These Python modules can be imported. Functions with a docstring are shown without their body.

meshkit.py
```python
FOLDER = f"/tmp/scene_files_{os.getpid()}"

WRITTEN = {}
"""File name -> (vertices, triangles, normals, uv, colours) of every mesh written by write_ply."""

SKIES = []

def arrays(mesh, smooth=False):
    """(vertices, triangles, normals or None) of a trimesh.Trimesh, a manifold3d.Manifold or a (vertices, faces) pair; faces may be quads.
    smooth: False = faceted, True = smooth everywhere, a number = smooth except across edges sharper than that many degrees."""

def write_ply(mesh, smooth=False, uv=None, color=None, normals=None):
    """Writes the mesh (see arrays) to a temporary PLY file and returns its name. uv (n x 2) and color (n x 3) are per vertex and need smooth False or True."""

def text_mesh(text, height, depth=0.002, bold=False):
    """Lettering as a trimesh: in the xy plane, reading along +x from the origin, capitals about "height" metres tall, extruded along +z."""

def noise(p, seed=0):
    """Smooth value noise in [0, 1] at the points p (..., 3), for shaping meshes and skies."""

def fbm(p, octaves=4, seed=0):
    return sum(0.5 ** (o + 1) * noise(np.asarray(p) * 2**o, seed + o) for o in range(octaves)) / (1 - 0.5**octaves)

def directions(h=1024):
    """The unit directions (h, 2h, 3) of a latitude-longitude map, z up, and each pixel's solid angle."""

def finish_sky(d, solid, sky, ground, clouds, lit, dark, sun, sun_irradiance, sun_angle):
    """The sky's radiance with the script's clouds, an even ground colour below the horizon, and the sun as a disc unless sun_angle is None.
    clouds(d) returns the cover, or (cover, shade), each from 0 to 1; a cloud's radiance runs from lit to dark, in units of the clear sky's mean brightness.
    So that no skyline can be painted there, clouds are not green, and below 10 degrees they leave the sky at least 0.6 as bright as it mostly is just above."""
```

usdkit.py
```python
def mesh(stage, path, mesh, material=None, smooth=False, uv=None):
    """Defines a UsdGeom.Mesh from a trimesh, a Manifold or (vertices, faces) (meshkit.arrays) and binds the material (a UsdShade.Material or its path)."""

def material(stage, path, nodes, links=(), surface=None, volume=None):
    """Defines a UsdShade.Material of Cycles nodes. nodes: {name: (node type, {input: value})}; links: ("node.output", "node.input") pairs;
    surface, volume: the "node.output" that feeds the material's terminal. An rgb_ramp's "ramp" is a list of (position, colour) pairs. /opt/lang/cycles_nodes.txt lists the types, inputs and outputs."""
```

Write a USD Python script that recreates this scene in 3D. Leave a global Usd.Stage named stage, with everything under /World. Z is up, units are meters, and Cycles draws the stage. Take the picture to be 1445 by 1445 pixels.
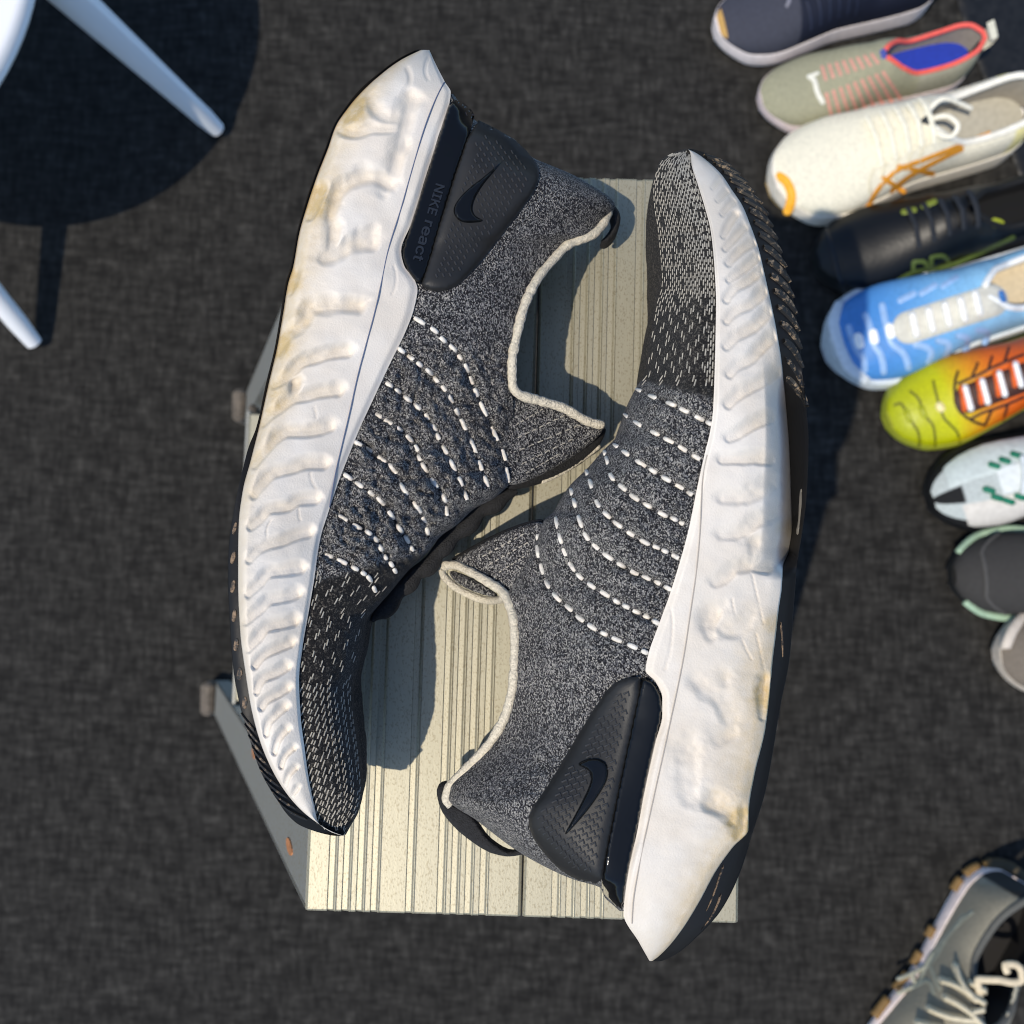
import math, random
import numpy as np, trimesh, usdkit, meshkit
from pxr import Usd, UsdGeom, UsdLux, UsdShade, Sdf, Gf, Vt
from scipy.interpolate import PchipInterpolator
from scipy.spatial import Delaunay, cKDTree
from shapely.geometry import Polygon, Point, LineString
from shapely import contains_xy

random.seed(7); RNG = np.random.default_rng(7)
stage = Usd.Stage.CreateInMemory()
UsdGeom.SetStageUpAxis(stage, UsdGeom.Tokens.z); UsdGeom.SetStageMetersPerUnit(stage, 1.0)
UsdGeom.Xform.Define(stage, '/World'); UsdGeom.Scope.Define(stage, '/World/Looks')

# ------------------------------------------------------------------ camera, sky, sun, exposure
CAM_H = 1.11            # the phone above the carpet
F_PX, N_PX = 1391.0, 1445.0
TILT = math.atan(0.078)
cam = UsdGeom.Camera.Define(stage, '/World/camera')
cam.CreateHorizontalApertureAttr(36.0); cam.CreateVerticalApertureAttr(36.0)
cam.CreateFocalLengthAttr(36.0 * F_PX / N_PX)
cam.CreateClippingRangeAttr(Gf.Vec2f(0.02, 50))
cam.CreateFStopAttr(13.0); cam.CreateFocusDistanceAttr(0.362)
cam.CreateExposureAttr(0.02)
cam.AddTranslateOp().Set(Gf.Vec3d(0, 0, CAM_H)); cam.AddRotateXOp().Set(math.degrees(TILT))

SUN = np.array([-0.40, -0.36, 1.0]); SUN /= np.linalg.norm(SUN)   # towards the sun
elev, rota = math.asin(SUN[2]), math.atan2(SUN[0], SUN[1])
dome = UsdLux.DomeLight.Define(stage, '/World/sky')
sky_m = usdkit.material(stage, '/World/Looks/sky_air', {
    'sky': ('sky_texture', {'sky_type': 'single_scattering', 'sun_disc': False, 'sun_elevation': elev, 'sun_rotation': rota}),
    'tint': ('mix', {'mix_type': 'multiply', 'fac': 1.0, 'color2': (.83, .98, 1.12)}),
    'bg': ('background_shader', {'strength': 0.15})}, [('sky.color', 'tint.color1'), ('tint.color', 'bg.color')], surface='bg.background')
UsdShade.MaterialBindingAPI.Apply(dome.GetPrim()).Bind(sky_m)
sun = UsdLux.DistantLight.Define(stage, '/World/sun')
sun.CreateIntensityAttr(0.95); sun.CreateAngleAttr(0.55); sun.CreateColorAttr(Gf.Vec3f(1.0, 0.905, 0.765))
sun.GetPrim().CreateAttribute('inputs:normalize', Sdf.ValueTypeNames.Bool).Set(True)
z = SUN; xax = np.cross([0, 1, 0], z); xax /= np.linalg.norm(xax); yax = np.cross(z, xax)
m = np.eye(4); m[0, :3], m[1, :3], m[2, :3] = xax, yax, z
sun.AddTransformOp().Set(Gf.Matrix4d(*m.ravel().tolist()))

# ------------------------------------------------------------------ helpers
ct, st_ = math.cos(TILT), math.sin(TILT)
def P(px, py, z):
    """The point of the place at height z that the photograph shows at (px, py)."""
    px, py, z = np.broadcast_arrays(np.asarray(px, float), np.asarray(py, float), np.asarray(z, float))
    a, b = (px - N_PX / 2) / F_PX, (N_PX / 2 - py) / F_PX
    d = np.stack([a, b * ct + st_, b * st_ - ct], -1)
    t = (CAM_H - z) / (-d[..., 2])
    out = d * t[..., None]; out[..., 2] = z
    return out

PZ = lambda x, y, h: P(x, y, ZT + h)
used = {}
def numbered(parent, name):
    k = used.get((parent, name), 0); used[(parent, name)] = k + 1
    return f'{parent}/{name}' if k == 0 else f'{parent}/{name}_{k:03d}'
def setd(prim, **kw):
    for k, v in kw.items():
        if v: prim.SetCustomDataByKey(k, v)
    return prim
def thing(name, label, category, group=None, kind=None):
    x = UsdGeom.Xform.Define(stage, numbered('/World', name))
    setd(x.GetPrim(), label=label, category=category, group=group, kind=kind)
    return str(x.GetPath())
def obj(name, mesh, mat, parent='/World', smooth=False, attrs=None, **cd):
    path = numbered(parent, name)
    g = usdkit.mesh(stage, path, mesh, '/World/Looks/' + mat, smooth=smooth)
    for k, v in (attrs or {}).items():
        v = np.asarray(v, np.float32)
        api = UsdGeom.PrimvarsAPI(g)
        if v.ndim == 1: api.CreatePrimvar(k, Sdf.ValueTypeNames.FloatArray, 'vertex').Set(Vt.FloatArray.FromNumpy(v))
        else: api.CreatePrimvar(k, Sdf.ValueTypeNames.Color3fArray, 'vertex').Set(Vt.Vec3fArray.FromNumpy(v))
    setd(g.GetPrim(), **cd)
    return path
def sm(x, a, b):
    t = np.clip((np.asarray(x, float) - a) / (b - a), 0, 1); return t * t * (3 - 2 * t)
def grid_faces(n, m_, close=False):
    i, j = np.meshgrid(np.arange(n - 1), np.arange(m_ if close else m_ - 1), indexing='ij'); jn = (j + 1) % m_
    return np.stack([i * m_ + j, i * m_ + jn, (i + 1) * m_ + jn, (i + 1) * m_ + j], -1).reshape(-1, 4)
def grid_mesh(pts, close=False):
    n, m_ = pts.shape[:2]; return pts.reshape(-1, 3), grid_faces(n, m_, close)
def tris(q): return np.vstack([q[:, [0, 1, 2]], q[:, [0, 2, 3]]])
def join(parts):
    vs, fs, n = [], [], 0
    for v, f in parts:
        f = np.asarray(f); f = tris(f) if f.shape[1] == 4 else f
        vs.append(np.asarray(v)); fs.append(f + n); n += len(v)
    return np.vstack(vs), np.vstack(fs)
def tube(points, r, sides=8, flat=1.0, caps=True):
    p = np.asarray(points, float); r = np.broadcast_to(r, (len(p),)).astype(float)
    t = np.gradient(p, axis=0); t /= np.linalg.norm(t, axis=1, keepdims=True) + 1e-12
    up = np.tile([0, 0, 1.0], (len(p), 1)); a = np.cross(t, up); na = np.linalg.norm(a, axis=1, keepdims=True)
    a = np.where(na > 1e-3, a / np.maximum(na, 1e-9), [1.0, 0, 0]); b = np.cross(a, t)
    an = np.arange(sides) * 2 * np.pi / sides
    v = p[:, None] + r[:, None, None] * (np.cos(an)[None, :, None] * a[:, None] + flat * np.sin(an)[None, :, None] * b[:, None])
    f = tris(grid_faces(len(p), sides, True)); v = v.reshape(-1, 3)
    if caps:
        k = len(v); v = np.vstack([v, p[:1], p[-1:]]); j = np.arange(sides); e = (len(p) - 1) * sides
        f = np.vstack([f, np.stack([np.full(sides, k), (j + 1) % sides, j], 1), np.stack([np.full(sides, k + 1), e + j, e + (j + 1) % sides], 1)])
    return v, f
def resample(pts, step):
    p = np.asarray(pts, float); d = np.r_[0, np.cumsum(np.linalg.norm(np.diff(p, axis=0), axis=1))]
    n = max(2, int(d[-1] / step) + 1); s = np.linspace(0, d[-1], n)
    if len(p) > 2: return np.stack([PchipInterpolator(d, p[:, k])(s) for k in range(p.shape[1])], 1)
    return np.stack([np.interp(s, d, p[:, k]) for k in range(p.shape[1])], 1)
def smooth_closed(pts, step, rounds=2):
    p = np.asarray(pts, float)
    for _ in range(rounds):
        q = np.roll(p, -1, 0); p = np.stack([.75 * p + .25 * q, .25 * p + .75 * q], 1).reshape(-1, p.shape[1])
    p = np.vstack([p, p[:1]]); d = np.r_[0, np.cumsum(np.linalg.norm(np.diff(p, axis=0), axis=1))]
    s = np.linspace(0, d[-1], max(8, int(d[-1] / step)), endpoint=False)
    return np.stack([np.interp(s, d, p[:, k]) for k in range(p.shape[1])], 1)
def patch(poly, hfun, thick, bevel, g=3.0, rounds=2, skirt=0.002, place=P):
    """A raised, bevelled piece of outline poly laid over the surface hfun."""
    b = smooth_closed(poly, g, rounds); pg = Polygon(b).buffer(0)
    x0, y0, x1, y1 = pg.bounds
    gx, gy = np.meshgrid(np.arange(x0, x1, g), np.arange(y0, y1, g)); q = np.stack([gx.ravel(), gy.ravel()], 1)
    q = q[contains_xy(pg, q[:, 0], q[:, 1])]
    dist = cKDTree(b).query(q)[0] if len(q) else np.zeros(0); q = q[dist > g * .6]; dist = dist[dist > g * .6]
    pts = np.vstack([b, q]); d = np.r_[np.zeros(len(b)), dist]
    tri = Delaunay(pts).simplices; c = pts[tri].mean(1); tri = tri[contains_xy(pg, c[:, 0], c[:, 1])]
    a = pts[tri]; ar = (a[:, 1, 0] - a[:, 0, 0]) * (a[:, 2, 1] - a[:, 0, 1]) - (a[:, 1, 1] - a[:, 0, 1]) * (a[:, 2, 0] - a[:, 0, 0])
    tri = np.where((ar > 0)[:, None], tri[:, ::-1], tri)
    prof = np.sqrt(np.clip(1 - (1 - np.clip(d / bevel, 0, 1)) ** 2, 0, 1))
    hb = hfun(pts[:, 0], pts[:, 1]); top = place(pts[:, 0], pts[:, 1], hb + thick * (.25 + .75 * prof))
    n = len(b); low = top[:n] - [0, 0, thick * .25 + skirt]
    v = np.vstack([top, low]); i = np.arange(n); k = (i + 1) % n; o = len(top)
    return v, np.vstack([tri, np.stack([i, k, o + k], 1), np.stack([i, o + k, o + i], 1)])
def box(lo, hi, bev=0.0):
    lo, hi = np.asarray(lo, float), np.asarray(hi, float)
    m_ = trimesh.creation.box(hi - lo); m_.apply_translation((lo + hi) / 2)
    if bev:
        c = []
        for s in np.ndindex(2, 2, 2):
            k = np.where(s, hi, lo); e = np.where(s, -bev, bev)
            for ax in range(3):
                w = e.copy(); w[ax] = 0; c.append(k + w)
        m_ = trimesh.convex.convex_hull(np.array(c))
    return np.array(m_.vertices), np.array(m_.faces)

# ------------------------------------------------------------------ materials
L = '/World/Looks/'
def plain(name, color, rough=.5, metal=0., spec=.5, vary=.0, vscale=60., bump=0., bscale=400., coat=0., bdist=.001, sheen=0.):
    n = {'p': ('principled_bsdf', {'base_color': color, 'roughness': rough, 'metallic': metal, 'specular_ior_level': spec, 'coat_weight': coat, 'coat_roughness': .05, 'sheen_weight': sheen})}; l = []
    n['g'] = ('geometry', {})
    if vary:
        n['n'] = ('noise_texture', {'scale': vscale, 'detail': 4., 'roughness': .6})
        lo, hi = [c * (1 - vary) for c in color], [min(1, c * (1 + vary)) for c in color]
        n['r'] = ('rgb_ramp', {'ramp': [(.3, lo), (.7, hi)]}); l += [('g.position', 'n.vector'), ('n.fac', 'r.fac'), ('r.color', 'p.base_color')]
    if bump:
        n['bn'] = ('noise_texture', {'scale': bscale, 'detail': 3.}); n['b'] = ('bump', {'strength': bump, 'distance': bdist})
        l += [('g.position', 'bn.vector'), ('bn.fac', 'b.height'), ('b.normal', 'p.normal')]
    usdkit.material(stage, L + name, n, l, surface='p.BSDF'); return name

# carpet: charcoal loop pile woven in two directions
def carpet():
    n = {'g': ('geometry', {}), 'p': ('principled_bsdf', {'roughness': .95, 'specular_ior_level': .15, 'sheen_weight': .08})}
    l = []
    for k, (ang, sc) in enumerate((((0, 0, .42), (36, 150, 1)), ((0, 0, .5), (160, 42, 1)), ((0, 0, .3), (40, 40, 1)))):
        n[f'm{k}'] = ('mapping', {'rotation': ang, 'scale': sc}); n[f'n{k}'] = ('noise_texture', {'scale': 1., 'detail': 3., 'roughness': .6})
        l += [('g.position', f'm{k}.vector'), (f'm{k}.vector', f'n{k}.vector')]
    n['f'] = ('noise_texture', {'scale': 900., 'detail': 2.}); l += [('g.position', 'f.vector')]
    n['a'] = ('math', {'math_type': 'multiply'}); l += [('n0.fac', 'a.value1'), ('n1.fac', 'a.value2')]
    n['a2'] = ('math', {'math_type': 'multiply_add', 'value2': .35}); l += [('n2.fac', 'a2.value1'), ('a.value', 'a2.value3')]
    n['a3'] = ('math', {'math_type': 'multiply_add', 'value2': .12}); l += [('f.fac', 'a3.value1'), ('a2.value', 'a3.value3')]
    n['r'] = ('rgb_ramp', {'ramp': [(.38, (.0105, .0098, .0086)), (.54, (.0250, .0236, .0210)), (.70, (.0455, .0430, .0385))]}); l += [('a3.value', 'r.fac'), ('r.color', 'p.base_color')]
    n['b'] = ('bump', {'strength': .5, 'distance': .003}); l += [('a3.value', 'b.height'), ('b.normal', 'p.normal')]
    usdkit.material(stage, L + 'carpet', n, l, surface='p.BSDF')
carpet()
# brushed aluminium of the stand, with the dull yellowish dirt of use
def alu(name, tint, rough=.42, speck=True):
    n = {'g': ('geometry', {}), 'p': ('principled_bsdf', {'metallic': .45, 'specular_ior_level': .7, 'roughness': rough}),
         'm': ('mapping', {'scale': (900, 30, 60)}), 'n': ('noise_texture', {'scale': 1., 'detail': 4., 'roughness': .65}),
         'm2': ('mapping', {'scale': (1500, 850, 500)}), 'n2': ('noise_texture', {'scale': 1., 'detail': 3.}),
         'r': ('rgb_ramp', {'ramp': [(.30, [c * .95 for c in tint]), (.7, [min(1, c * 1.04) for c in tint])]}),
         'r2': ('rgb_ramp', {'ramp': [(.54, (0, 0, 0)), (.66, (1, 1, 1))]}),
         'mx': ('mix', {'color2': (.235, .205, .135)}), 'k': ('math', {'math_type': 'multiply', 'value2': .85}),
         'b': ('bump', {'strength': .14, 'distance': .0003})}
    l = [('g.position', 'm.vector'), ('m.vector', 'n.vector'), ('g.position', 'm2.vector'), ('m2.vector', 'n2.vector'), ('n.fac', 'r.fac'), ('n2.fac', 'r2.fac'),
         ('r.color', 'mx.color1'), ('r2.color', 'k.value1'), ('k.value', 'mx.fac'), ('mx.color', 'p.base_color'), ('n2.fac', 'b.height'), ('b.normal', 'p.normal')]
    usdkit.material(stage, L + name, n, l, surface='p.BSDF')
alu('aluminium', (.345, .32, .235), .5); alu('aluminium_rib', (.60, .57, .47)); alu('leg_metal', (.29, .29, .265), .5)
# foam midsole: chalk white, yellowed where the "stain" attribute says
def foam():
    n = {'g': ('geometry', {}), 'p': ('principled_bsdf', {'roughness': .55, 'specular_ior_level': .35, 'subsurface_weight': 0.}),
         's': ('attribute', {'attribute': 'stain'}), 'n': ('noise_texture', {'scale': 260., 'detail': 5., 'roughness': .7}),
         'n3': ('noise_texture', {'scale': 55., 'detail': 4.}), 'r3': ('rgb_ramp', {'ramp': [(.35, (.635, .575, .495)), (.65, (.695, .648, .58))]}),
         'k': ('math', {'math_type': 'multiply', 'use_clamp': True}), 'k2': ('math', {'math_type': 'multiply_add', 'value2': 1.6, 'value3': .15}),
         'mx': ('mix', {'color2': (.50, .375, .19)}),
         'bn': ('noise_texture', {'scale': 1500., 'detail': 3.}), 'b': ('bump', {'strength': .35, 'distance': .0004})}
    l = [('g.position', 'n.vector'), ('g.position', 'n3.vector'), ('g.position', 'bn.vector'), ('n.fac', 'k2.value1'), ('k2.value', 'k.value1'), ('s.fac', 'k.value2'),
         ('n3.fac', 'r3.fac'), ('r3.color', 'mx.color1'), ('k.value', 'mx.fac'), ('mx.color', 'p.base_color'), ('bn.fac', 'b.height'), ('b.normal', 'p.normal')]
    usdkit.material(stage, L + 'foam', n, l, surface='p.BSDF')
foam()
# heathered knit: black and pale yarn; "zone" 1 = plain black toe knit
def knit():
    n = {'g': ('geometry', {}), 'p': ('principled_bsdf', {'roughness': .85, 'specular_ior_level': .2, 'sheen_weight': .05}),
         'z': ('attribute', {'attribute': 'zone'}),
         'm': ('mapping', {'rotation': (0, 0, .5), 'scale': (3000, 2100, 2500)}),
         'v': ('voronoi_texture', {'scale': 1.}), 'sp': ('separate_color', {}),
         'n': ('noise_texture', {'scale': 90., 'detail': 2.}), 'a': ('math', {'math_type': 'multiply_add', 'value2': .25}),
         'r': ('rgb_ramp', {'ramp': [(.0, (.006, .006, .008)), (.46, (.008, .008, .010)), (.66, (.048, .048, .054)), (.85, (.165, .163, .165)), (1., (.37, .355, .325))]}),
         'v2': ('voronoi_texture', {'scale': 1900.}), 'sp2': ('separate_color', {}),
         'r2': ('rgb_ramp', {'ramp': [(.0, (.006, .006, .006)), (.72, (.014, .013, .013)), (1., (.10, .09, .075))]}),
         'mx': ('mix', {}), 'b': ('bump', {'strength': .8, 'distance': .0007})}
    l = [('g.position', 'm.vector'), ('m.vector', 'v.vector'), ('v.color', 'sp.color'), ('g.position', 'n.vector'), ('n.fac', 'a.value1'), ('sp.r', 'a.value3'), ('a.value', 'r.fac'),
         ('g.position', 'v2.vector'), ('v2.color', 'sp2.color'), ('sp2.r', 'r2.fac'), ('z.fac', 'mx.fac'), ('r.color', 'mx.color1'), ('r2.color', 'mx.color2'), ('mx.color', 'p.base_color'),
         ('v.distance', 'b.height'), ('b.normal', 'p.normal')]
    usdkit.material(stage, L + 'knit', n, l, surface='p.BSDF')
knit()
plain('cream_yarn', (.62, .56, .44), .85, vary=.25, vscale=900, bump=.9, bscale=1300, bdist=.001)
plain('white_cord', (.70, .655, .575), .6, vary=.18, vscale=500, bump=.4, bscale=1500)
plain('fleck_yarn', (.42, .385, .32), .8, vary=.4, vscale=700)
plain('black_yarn', (.010, .010, .011), .85, vary=.5, vscale=700, bump=.8, bscale=1500)
plain('gloss_black', (.003, .003, .003), .05, spec=.32, bump=.08, bscale=60, bdist=.002)
plain('matte_black', (.017, .017, .017), .5, spec=.3, vary=.15, vscale=120, bump=.15, bscale=1800, bdist=.0003)
plain('grip_black', (.032, .032, .033), .42, spec=.4)
plain('seam_shade', (.10, .12, .19), .6)  # shade of the gap between foam layers, put into colour
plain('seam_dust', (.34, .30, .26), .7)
plain('rubber_black', (.009, .009, .0095), .5, spec=.22, bump=.1, bscale=500)
plain('flap_foam', (.22, .205, .18), .55, vary=.2, vscale=200)
n_ = {'g': ('geometry', {}), 'n': ('noise_texture', {'scale': 420., 'detail': 4., 'roughness': .7}), 'r': ('rgb_ramp', {'ramp': [(.53, (.010, .010, .010)), (.60, (.17, .125, .08)), (.78, (.33, .26, .18))]}),
      'p': ('principled_bsdf', {'roughness': .6})}
usdkit.material(stage, L + 'lug_dirt', n_, [('g.position', 'n.vector'), ('n.fac', 'r.fac'), ('r.color', 'p.base_color')], surface='p.BSDF')
n_ = {'g': ('geometry', {}), 'n': ('noise_texture', {'scale': 500., 'detail': 5., 'roughness': .75}), 'r': ('rgb_ramp', {'ramp': [(.44, (.010, .010, .010)), (.52, (.13, .085, .05)), (.7, (.33, .22, .13))]}),
      'p': ('principled_bsdf', {'roughness': .7})}
usdkit.material(stage, L + 'dirt_spot', n_, [('g.position', 'n.vector'), ('n.fac', 'r.fac'), ('r.color', 'p.base_color')], surface='p.BSDF')
plain('white_paint', (.72, .73, .74), .35, bump=.05, bscale=80)
plain('rust', (.36, .15, .06), .7, vary=.4, vscale=300)
plain('grime', (.11, .09, .07), .8, vary=.4, vscale=90)

# ------------------------------------------------------------------ the setting
def carpet_mesh():
    x = np.linspace(-3, 3, 61); gx, gy = np.meshgrid(x, x, indexing='ij')
    return grid_mesh(np.stack([gx, gy, 0 * gx], -1)[:, ::-1])
obj('carpet', carpet_mesh(), 'carpet', kind='structure', label='charcoal grey loop carpet covering the whole floor', category='carpet')

# ------------------------------------------------------------------ the aluminium step stand
ZT = 0.685
A = P(430, 1285, ZT); B = P(1042, 1303, ZT); C_ = P(909, 252, ZT)
rot = math.atan2(B[1] - A[1], B[0] - A[0])
YB, YT = A[1], P(700, 240, ZT)[1]
W = np.hypot(*(B - A)[:2]); LEN = YT - YB
cr, sr = math.cos(rot), math.sin(rot)
def S(v):
    v = np.asarray(v, float).copy(); x, y = v[:, 0].copy(), v[:, 1].copy()
    v[:, 0] = A[0] + x * cr - y * sr; v[:, 1] = A[1] + x * sr + y * cr; return v
stand = thing('step_stand', 'ribbed aluminium step stand holding the pair of black sneakers', 'step stool')
def plank(x0, w, y0, y1, z, marks, depth=.022):
    """Extruded tread: a profile in x-z with raised beads and their grooves, run along y."""
    prof = [(0, -depth), (0, -.0012), (.0012, 0)]
    for mm in marks:
        c = mm * w
        prof += [(c - .0022, 0), (c - .00205, -.0008), (c + .0002, -.0007), (c + .0007, -.0003), (c + .0011, .0002), (c + .0014, .0003), (c + .0017, .0001), (c + .0019, 0)]
    prof += [(w - .0012, 0), (w, -.0012), (w, -depth)]
    pr = np.array(prof); ys = np.array([y0, y0 + .0008, y1 - .0008, y1])
    pts = np.zeros((4, len(pr), 3)); pts[:, :, 0] = x0 + pr[None, :, 0]; pts[:, :, 2] = z + pr[None, :, 1]; pts[:, :, 1] = ys[:, None]
    pts[[0, 3], :, 2] -= .0006
    v, f = grid_mesh(pts); f = tris(f)
    nn = len(pr); c0 = len(v)
    v = np.vstack([v, [[x0 + w / 2, y0, z - depth], [x0 + w / 2, y1, z - depth]]]); j = np.arange(nn - 1)
    f = np.vstack([f, np.stack([np.full(nn - 1, c0), j, j + 1], 1), np.stack([np.full(nn - 1, c0 + 1), 3 * nn + j + 1, 3 * nn + j], 1)])
    return S(v), f
marks = [.125, .192, .258, .325, .487, .632, .695, .760, .828]
pw = W / 2 - .0004
obj('tread_plank', plank(0, pw, 0, LEN, ZT, marks), 'aluminium', stand)
obj('tread_plank', plank(W / 2 + .0004, pw, 0, LEN, ZT, [.155, .222, .29, .355, .487, .64, .705, .77, .835]), 'aluminium', stand)
def leg(side, y0, y1):
    xt, xb = (-.0006, -.245 + (.018 if y0 > .1 else 0)) if side < 0 else (W - .002, W + .185)
    zt, zb = ZT - (.003 if side < 0 else .022), 0.0
    d = np.array([xb - xt, 0, zb - zt]); d /= np.linalg.norm(d); nrm = np.cross([0, 1, 0], d) * (1 if side < 0 else -1)
    if nrm[0] * side < 0: nrm = -nrm
    out = []
    for (a0, a1, dep) in ((y0, y1, .0022), (y0, y0 + .0022, .018), (y1 - .0022, y1, .018)):
        v, f = box((0, 0, 0), (1, 1, 1))
        p = np.array([xt, 0, zt]) + v[:, :1] * np.array([xb - xt, 0, zb - zt]) + np.array([0, 1, 0]) * (a0 + v[:, 1:2] * (a1 - a0)) - nrm * dep * v[:, 2:3]
        p[:, 1] += (-.010 if y0 < .1 else .030) * v[:, 0]
        p[:, 2] = np.maximum(p[:, 2], .0)
        out.append((S(p), f))
    return join(out), nrm, np.array([xt, 0, zt]), np.array([xb, 0, zb])
for side in (-1, 1):
    for (a, b) in ((.0, .036), (LEN - .036, LEN)):
        mm, nrm, p0, p1 = leg(side, a, b)
        lg = obj('leg', mm, 'leg_metal', stand)
        ft = (S(np.array([p1]) + [0, (a + b) / 2 + (-.010 if a < .1 else .030), 0]))[0]
        obj('rubber_foot', (lambda v, f: (v, f))(*box(ft - [.007, .018, 0], ft + [.007, .018, .03], .004)), 'grime', lg)
        if side < 0 and a < .01:                                   # rusty slots near the top of the front leg
            for t_, yy in ((.10, .030), (.075, .012), (.34, .024)):
                c = p0 + (p1 - p0) * t_; d = (p1 - p0) / np.linalg.norm(p1 - p0)
                an = np.linspace(0, 2 * np.pi, 14, endpoint=False)
                ring = c + np.outer(np.cos(an) * .011, d) + np.outer(np.sin(an) * .0032, [0, 1, 0]) + [0, yy, 0] + nrm * .0006
                v = np.vstack([S(ring), S(ring - nrm * .003), S((c + [0, yy, 0] + nrm * .0004)[None])]); k = np.arange(14); k2 = (k + 1) % 14
                obj('slot', (v, np.vstack([np.stack([k, k2, np.full(14, 28)], 1), np.stack([k, k2, 14 + k2], 1), np.stack([k, 14 + k2, 14 + k], 1)])), 'rust', lg)
# lower step between the front legs, with end brackets
ZS = 0.25
xs = -.245 * (ZT - .022 - ZS) / (ZT - .022)
ls = obj('lower_step', plank(xs, .14, .034, LEN - .036, ZS, [.1, .18, .3, .42, .6, .72, .84]), 'aluminium', stand)
obj('front_lip', (S(box((xs - .004, .03, ZS - .045), (xs - .0005, LEN - .032, ZS - .003), .001)[0]), box((0, 0, 0), (1, 1, 1), .1)[1]), 'leg_metal', ls)
for yy in (.012, LEN - .05):
    b_ = box((xs - .012, yy + .008, ZS - .06), (xs - .005, yy + .03, ZS - .035), .003)
    obj('bracket', (S(b_[0]), b_[1]), 'grime', ls)
for (xx, zz) in ((W + .06, .45), (W + .125, .22)):                # unseen rear braces, put in so their shadow fills the floor
    b_ = box((xx - .07, .034, zz - .02), (xx, LEN - .036, zz), .001); obj('shadow_brace', (S(b_[0]), b_[1]), 'leg_metal', stand)

# ------------------------------------------------------------------ the two knit sneakers
def curve(pts):
    p = np.array(sorted(pts, key=lambda q: q[1]), float); keep = np.r_[True, np.diff(p[:, 1]) > .3]; p = p[keep]
    return PchipInterpolator(p[:, 1], p[:, 0], extrapolate=True)
def groove_field(x, y, grooves):
    """Signed depth of the moulded grooves at photo points."""
    out = np.zeros_like(x)
    for (dep, wid, pts) in grooves:
        p = np.asarray(pts, float); lo, hi = p.min(0) - 3 * wid, p.max(0) + 3 * wid
        k = np.where((x > lo[0]) & (x < hi[0]) & (y > lo[1]) & (y < hi[1]))
        if len(k[0]) == 0: continue
        q = resample(p, 2.0); ds, idx = cKDTree(q).query(np.stack([x[k], y[k]], 1))
        s = idx / (len(q) - 1); nz = meshkit.fbm(np.stack([x[k] / 16., y[k] / 16., 0 * x[k] + dep * 900], -1), 2, 9) - .5
        if wid < 3:
            out[k] = np.maximum(out[k], dep * (1 - sm(ds / wid, .2, 1.2))); continue
        ww = wid * (1.20 - .25 * s) * (1 + (.35 if wid < 10 else .6) * nz); below = sm((y[k] - q[idx, 1]) / ww, -.7, .7)
        e = ds / ww; soft = 1 - sm(e, .05, 1.75 if wid < 10 else 2.0); hard = 1 - sm(e, .52, 1.05) if wid < 10 else 1 - sm(e, .3, 1.2)
        g_ = dep * (soft * (1 - below) + hard * below) * (1 - .45 * s ** 2) * (1 + (.30 if wid < 10 else .7) * nz) * (1.42 if wid < 10 else 1.2)
        h_ = .0006; d_ = out[k] - g_; mxv = np.maximum(out[k], g_); out[k] = mxv + np.maximum(h_ - np.abs(d_), 0) ** 2 / (4 * h_) * (np.minimum(out[k], g_) > 1e-5)
    return out

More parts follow.
